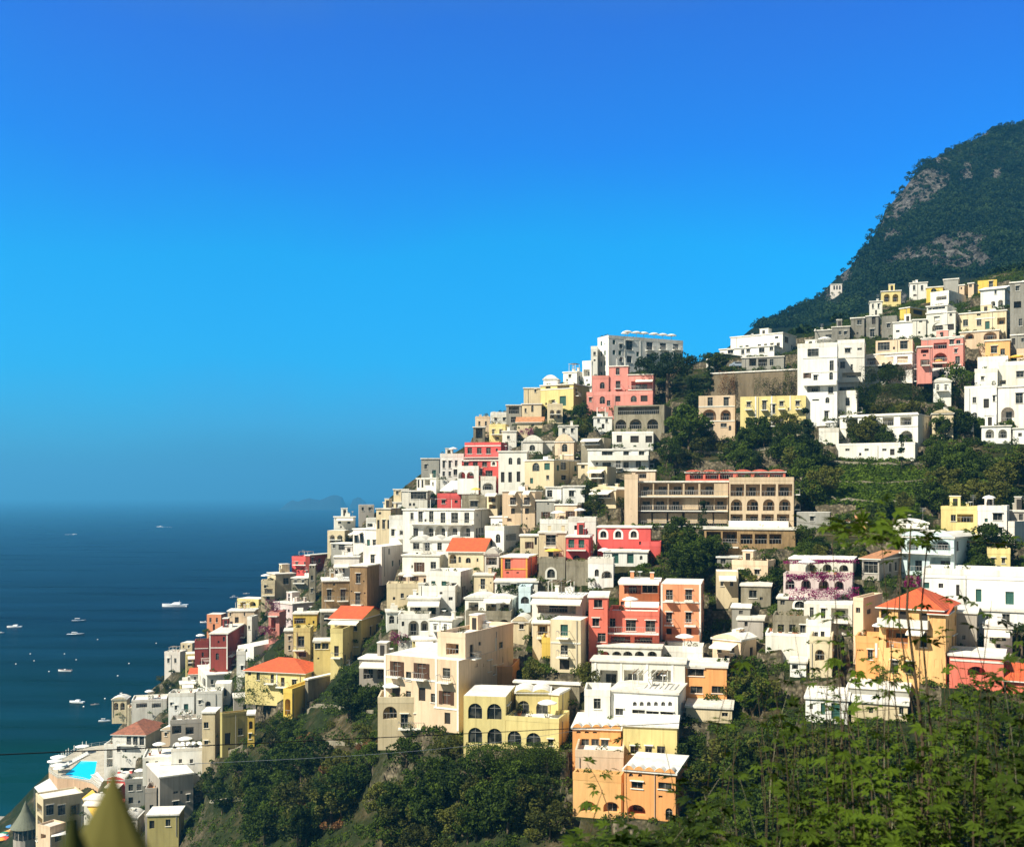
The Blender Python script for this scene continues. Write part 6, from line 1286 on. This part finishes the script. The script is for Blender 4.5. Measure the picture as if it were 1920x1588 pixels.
car(1384,689,293.5,4.6,(.35,.42,.50),'silver blue car parked on the wall under the hilltop villa')
car(1414,688,293.5,4.2,(.75,.75,.73),'white van parked right of the silver blue car',True)
car(1446,686,293.5,4.2,(.70,.70,.66),'white van parked nearest the garage doors',True,math.pi)
# ---------------------------------------------------------------- cables, near leaves and twigs
m = MB(); a, b = P(-260,1426,13.0), P(2050,1282,80.0); pts_ = []
for i in range(61): u = i/60; p = a.lerp(b, u); p.z -= 1.5*math.sin(math.pi*u)*.35; pts_.append(p)
m.tube(pts_, .008, TYRE, 6); tag(m.build('overhead_cable'), 'black overhead cable sagging across the lower part of the view', 'cable')
m = MB(); a, b = P(300,1434,60), P(1100,1366,110)
m.tube([a.lerp(b, u/20) - Vector((0,0,.6*math.sin(math.pi*u/20))) for u in range(21)], .016, plain('pale_wire', (.45,.45,.42)), 5); tag(m.build('pale_wire'), 'thin pale wire in front of the dark wood', 'cable')
# out of focus agave tips close to the camera
AG = leafmat('agave_leaf', (.075,.070,.016), (.125,.115,.030), 6, .15); AGD = leafmat('agave_leaf_dark', (.035,.045,.012), (.06,.07,.02), 6, .1)
o = empty('agave', P(205, 1900, .8)); tag(o, 'blurred pointed agave leaves close to the camera in the lower left corner', 'plant'); oo = Vector(o.location)
def blade(tip, base, half, mat, Y0, Y1):
    m = MB(); n = 14; prev = None
    for i in range(n+1):
        u = i/n; px = tip[0]+(base[0]-tip[0])*u; py = tip[1]+(base[1]-tip[1])*u; Yb = Y0+(Y1-Y0)*u; w = half*(u**1.15)/F*Yb; c = P(px, py, Yb)-oo; th_ = .012*min(1,u*3)+.001
        ring = [c+Vector((-w*math.cos(k*math.pi/5), -th_*math.sin(k*math.pi/5), 0)) for k in range(10)]
        if prev:
            for k in range(10): m.face([prev[k], ring[k], ring[(k+1)%10], prev[(k+1)%10]], mat)
        prev = ring
    me = m.mesh('leaf'); me.polygons.foreach_set('use_smooth', [True]*len(me.polygons)); link('leaf', me, o)
blade((213,1436),(196,1900),262,AG,.82,.80); blade((134,1508),(150,1900),150,AGD,.72,.75); blade((300,1600),(240,1900),120,AG,.85,.82)
# twiggy shrub of lobed leaves along the roadside
NL = leafmat('near_leaf', (.007,.017,.002), (.075,.120,.008), 1.4, .3); NB = wallmat('near_bark', (.30,.27,.19), dirt=.6, scale=8, bump=.1); NBD = wallmat('near_bark_dark', (.07,.05,.03), dirt=.5, scale=8, bump=.1)
NR = random.Random(77)
def near_leaf(V_, F_, pos, ax, up, L):
    ax = ax.normalized(); side = ax.cross(up).normalized(); nrm = side.cross(ax).normalized()
    for ang, ln in ((0,1.0),(.75,.86),(-.75,.86),(1.5,.58),(-1.5,.58)):
        d = ax*math.cos(ang)+side*math.sin(ang); s = ax*(-math.sin(ang))+side*math.cos(ang); l = L*ln; w = L*.16; b0 = len(V_)
        V_ += [pos, pos+d*l*.5+s*w+nrm*.02*L, pos+d*l-nrm*.16*l, pos+d*l*.5-s*w+nrm*.02*L, pos+d*l*.5-nrm*.03*L]
        F_ += [(b0,b0+1,b0+4),(b0+1,b0+2,b0+4),(b0+2,b0+3,b0+4),(b0+3,b0,b0+4)]
TOPX = [1040,1110,1200,1260,1330,1420,1500,1600,1700,1800,1960]; TOPY = [1640,1560,1500,1470,1450,1390,1350,1330,1290,1260,1225]
roots = [(1120,5.2),(1260,6.0),(1400,5.0),(1510,6.4),(1610,5.0),(1720,5.6),(1810,6.6),(1900,5.0),(1990,6.0)]
shoots = {i: [] for i in range(len(roots))}
tall = [(1700,975,5),(1650,990,4),(1745,985,5),(1560,1005,3),(1100,1430,4),(1180,1390,4),(1245,1395,4),(1130,1480,3),(1860,1125,4),(1800,1105,3),(1560,1160,3),(1600,1200,3),(1520,1250,3),(1570,1290,3),(1650,1240,2),(1460,1330,3),(1380,1380,3),(1420,1290,2)]
for (x, y, n) in tall:
    i = min(range(len(roots)), key=lambda k: abs(roots[k][0]-x-40)); shoots[i].append((x, y, n*2, True))
for _ in range(46):
    x = NR.uniform(1400, 1930); y = NR.uniform(1130, 1330)
    i = min(range(len(roots)), key=lambda k: abs(roots[k][0]-x-20)); shoots[i].append((x, y, NR.randint(5,9), False))
for _ in range(14):
    x = NR.uniform(1470, 1820); y = NR.uniform(1130, 1290)
    i = min(range(len(roots)), key=lambda k: abs(roots[k][0]-x-20)); shoots[i].append((x, y, NR.randint(6,10), True))
for _ in range(26):
    x = NR.gauss(1655, 85); y = NR.gauss(1000, 22)
    i = min(range(len(roots)), key=lambda k: abs(roots[k][0]-x-30)); shoots[i].append((x, y, NR.randint(4,8), None))
for _ in range(700):
    x = NR.uniform(1080, 1960); ty = np.interp(x, TOPX, TOPY); y = ty + (1640-ty)*NR.random()**.8
    if 1280 < x < 1500 and y < 1560 and NR.random() < .62: continue
    if noise.noise(Vector((x*.012, y*.016, 3.1))) < -.10: continue
    i = min(range(len(roots)), key=lambda k: abs(roots[k][0]-x-NR.uniform(-60,60))); shoots[i].append((x, y, NR.randint(10,16), False))
NSL = {0:'leftmost leafy shrub by the road, in front of the orange scalloped houses',1:'leafy shrub second from the left in front of the dark trees',2:'sparse leafy shrub with long pale twigs in front of the dark trees',3:'leafy shrub in front of the low cream roadside house, its left half',4:'leafy shrub with a tall spray in front of the flower pot terrace',5:'tallest roadside shrub whose dark stems cross the red hipped villa',6:'leafy shrub in front of the vermilion wall house',7:'dense leafy shrub near the lower right corner',8:'leafy shrub cut by the right picture edge'}
for i, (rx, rY) in enumerate(roots):
    rp = P(rx, 1760 + 40*(i%3), rY); o = empty('leafy_shrub', rp); tag(o, NSL[i], 'shrub', 'roadside shrubs'); V_, F_ = [], []; m = MB()
    for (x, y, n, tl) in shoots[i]:
        Yt = rY + NR.uniform(-1.3, 1.3) + (1.2 if tl else 0); e = P(x, y, Yt)-rp; st = Vector((NR.uniform(-.15,.15), NR.uniform(-.1,.1), 0)); md = st.lerp(e, .5)+Vector((NR.uniform(-.28,.28), NR.uniform(-.2,.2), .06))
        cv = [st*(1-u)**2+md*2*u*(1-u)+e*u*u for u in [k/9 for k in range(10)]]
        if tl is None: st = P(1708+NR.uniform(-14,14), 1010, Yt)-rp; md = st.lerp(e, .5)+Vector((0,0,.05)); cv = [st.lerp(e, k/9) for k in range(10)]; r0_ = .003
        r0 = .0035 if tl is None else .0055 if tl else NR.uniform(.002,.0042)
        s0 = 0 if tl else 4; cv, rr_ = cv[s0:], [r0*(1-.75*k/9) for k in range(s0, 10)]
        m.tube(cv, rr_, NBD if tl or NR.random() < .82 else NB, 5)
        for k in range(n):
            u = 1 - .42*NR.random()**1.6 if tl else 1 - .6*NR.random()
            c = st*(1-u)**2+md*2*u*(1-u)+e*u*u; d = Vector((NR.uniform(-1,1), NR.uniform(-1,1), NR.uniform(-.35,.5))).normalized(); pl_ = c + d*NR.uniform(.03,.09)
            near_leaf(V_, F_, pl_, d+Vector((0,0,-.15)), Vector((NR.uniform(-.4,.4), NR.uniform(-.4,.4), 1)), NR.uniform(.035,.09))
    if i == 5:
        for (x, y, r_) in ((1708,985,.010),(1740,1000,.007),(1690,1010,.006)): e = P(x, y, rY+.6)-rp; m.tube([Vector((0,0,0)), e*.5+Vector((.05,0,0)), e*.8+Vector((-.03,0,0)), e], [r_, r_*.9, r_*.7, r_*.4], NBD, 6)
    m.build('stem', o); me = bpy.data.meshes.new('foliage'); me.from_pydata([tuple(v) for v in V_], [], F_); me.materials.append(NL); me.update(); link('foliage', me, o)
# ---------------------------------------------------------------- haze over land and sea
m = bpy.data.materials.new('haze'); m.use_nodes = True; t = m.node_tree; t.nodes.clear()
pv = N(t, 'ShaderNodeVolumePrincipled'); pv.inputs['Color'].default_value = (.12,.58,1.0,1); pv.inputs['Density'].default_value = .00020; pv.inputs['Anisotropy'].default_value = .2
om = N(t, 'ShaderNodeOutputMaterial'); t.links.new(pv.outputs[0], om.inputs['Volume'])
mb = MB(); mb.box((-15000, -400, -40), (15000, 21000, 460), m); tag(mb.build('haze'), 'thin blue summer haze over the sea and the mountain', 'haze', kind='stuff')
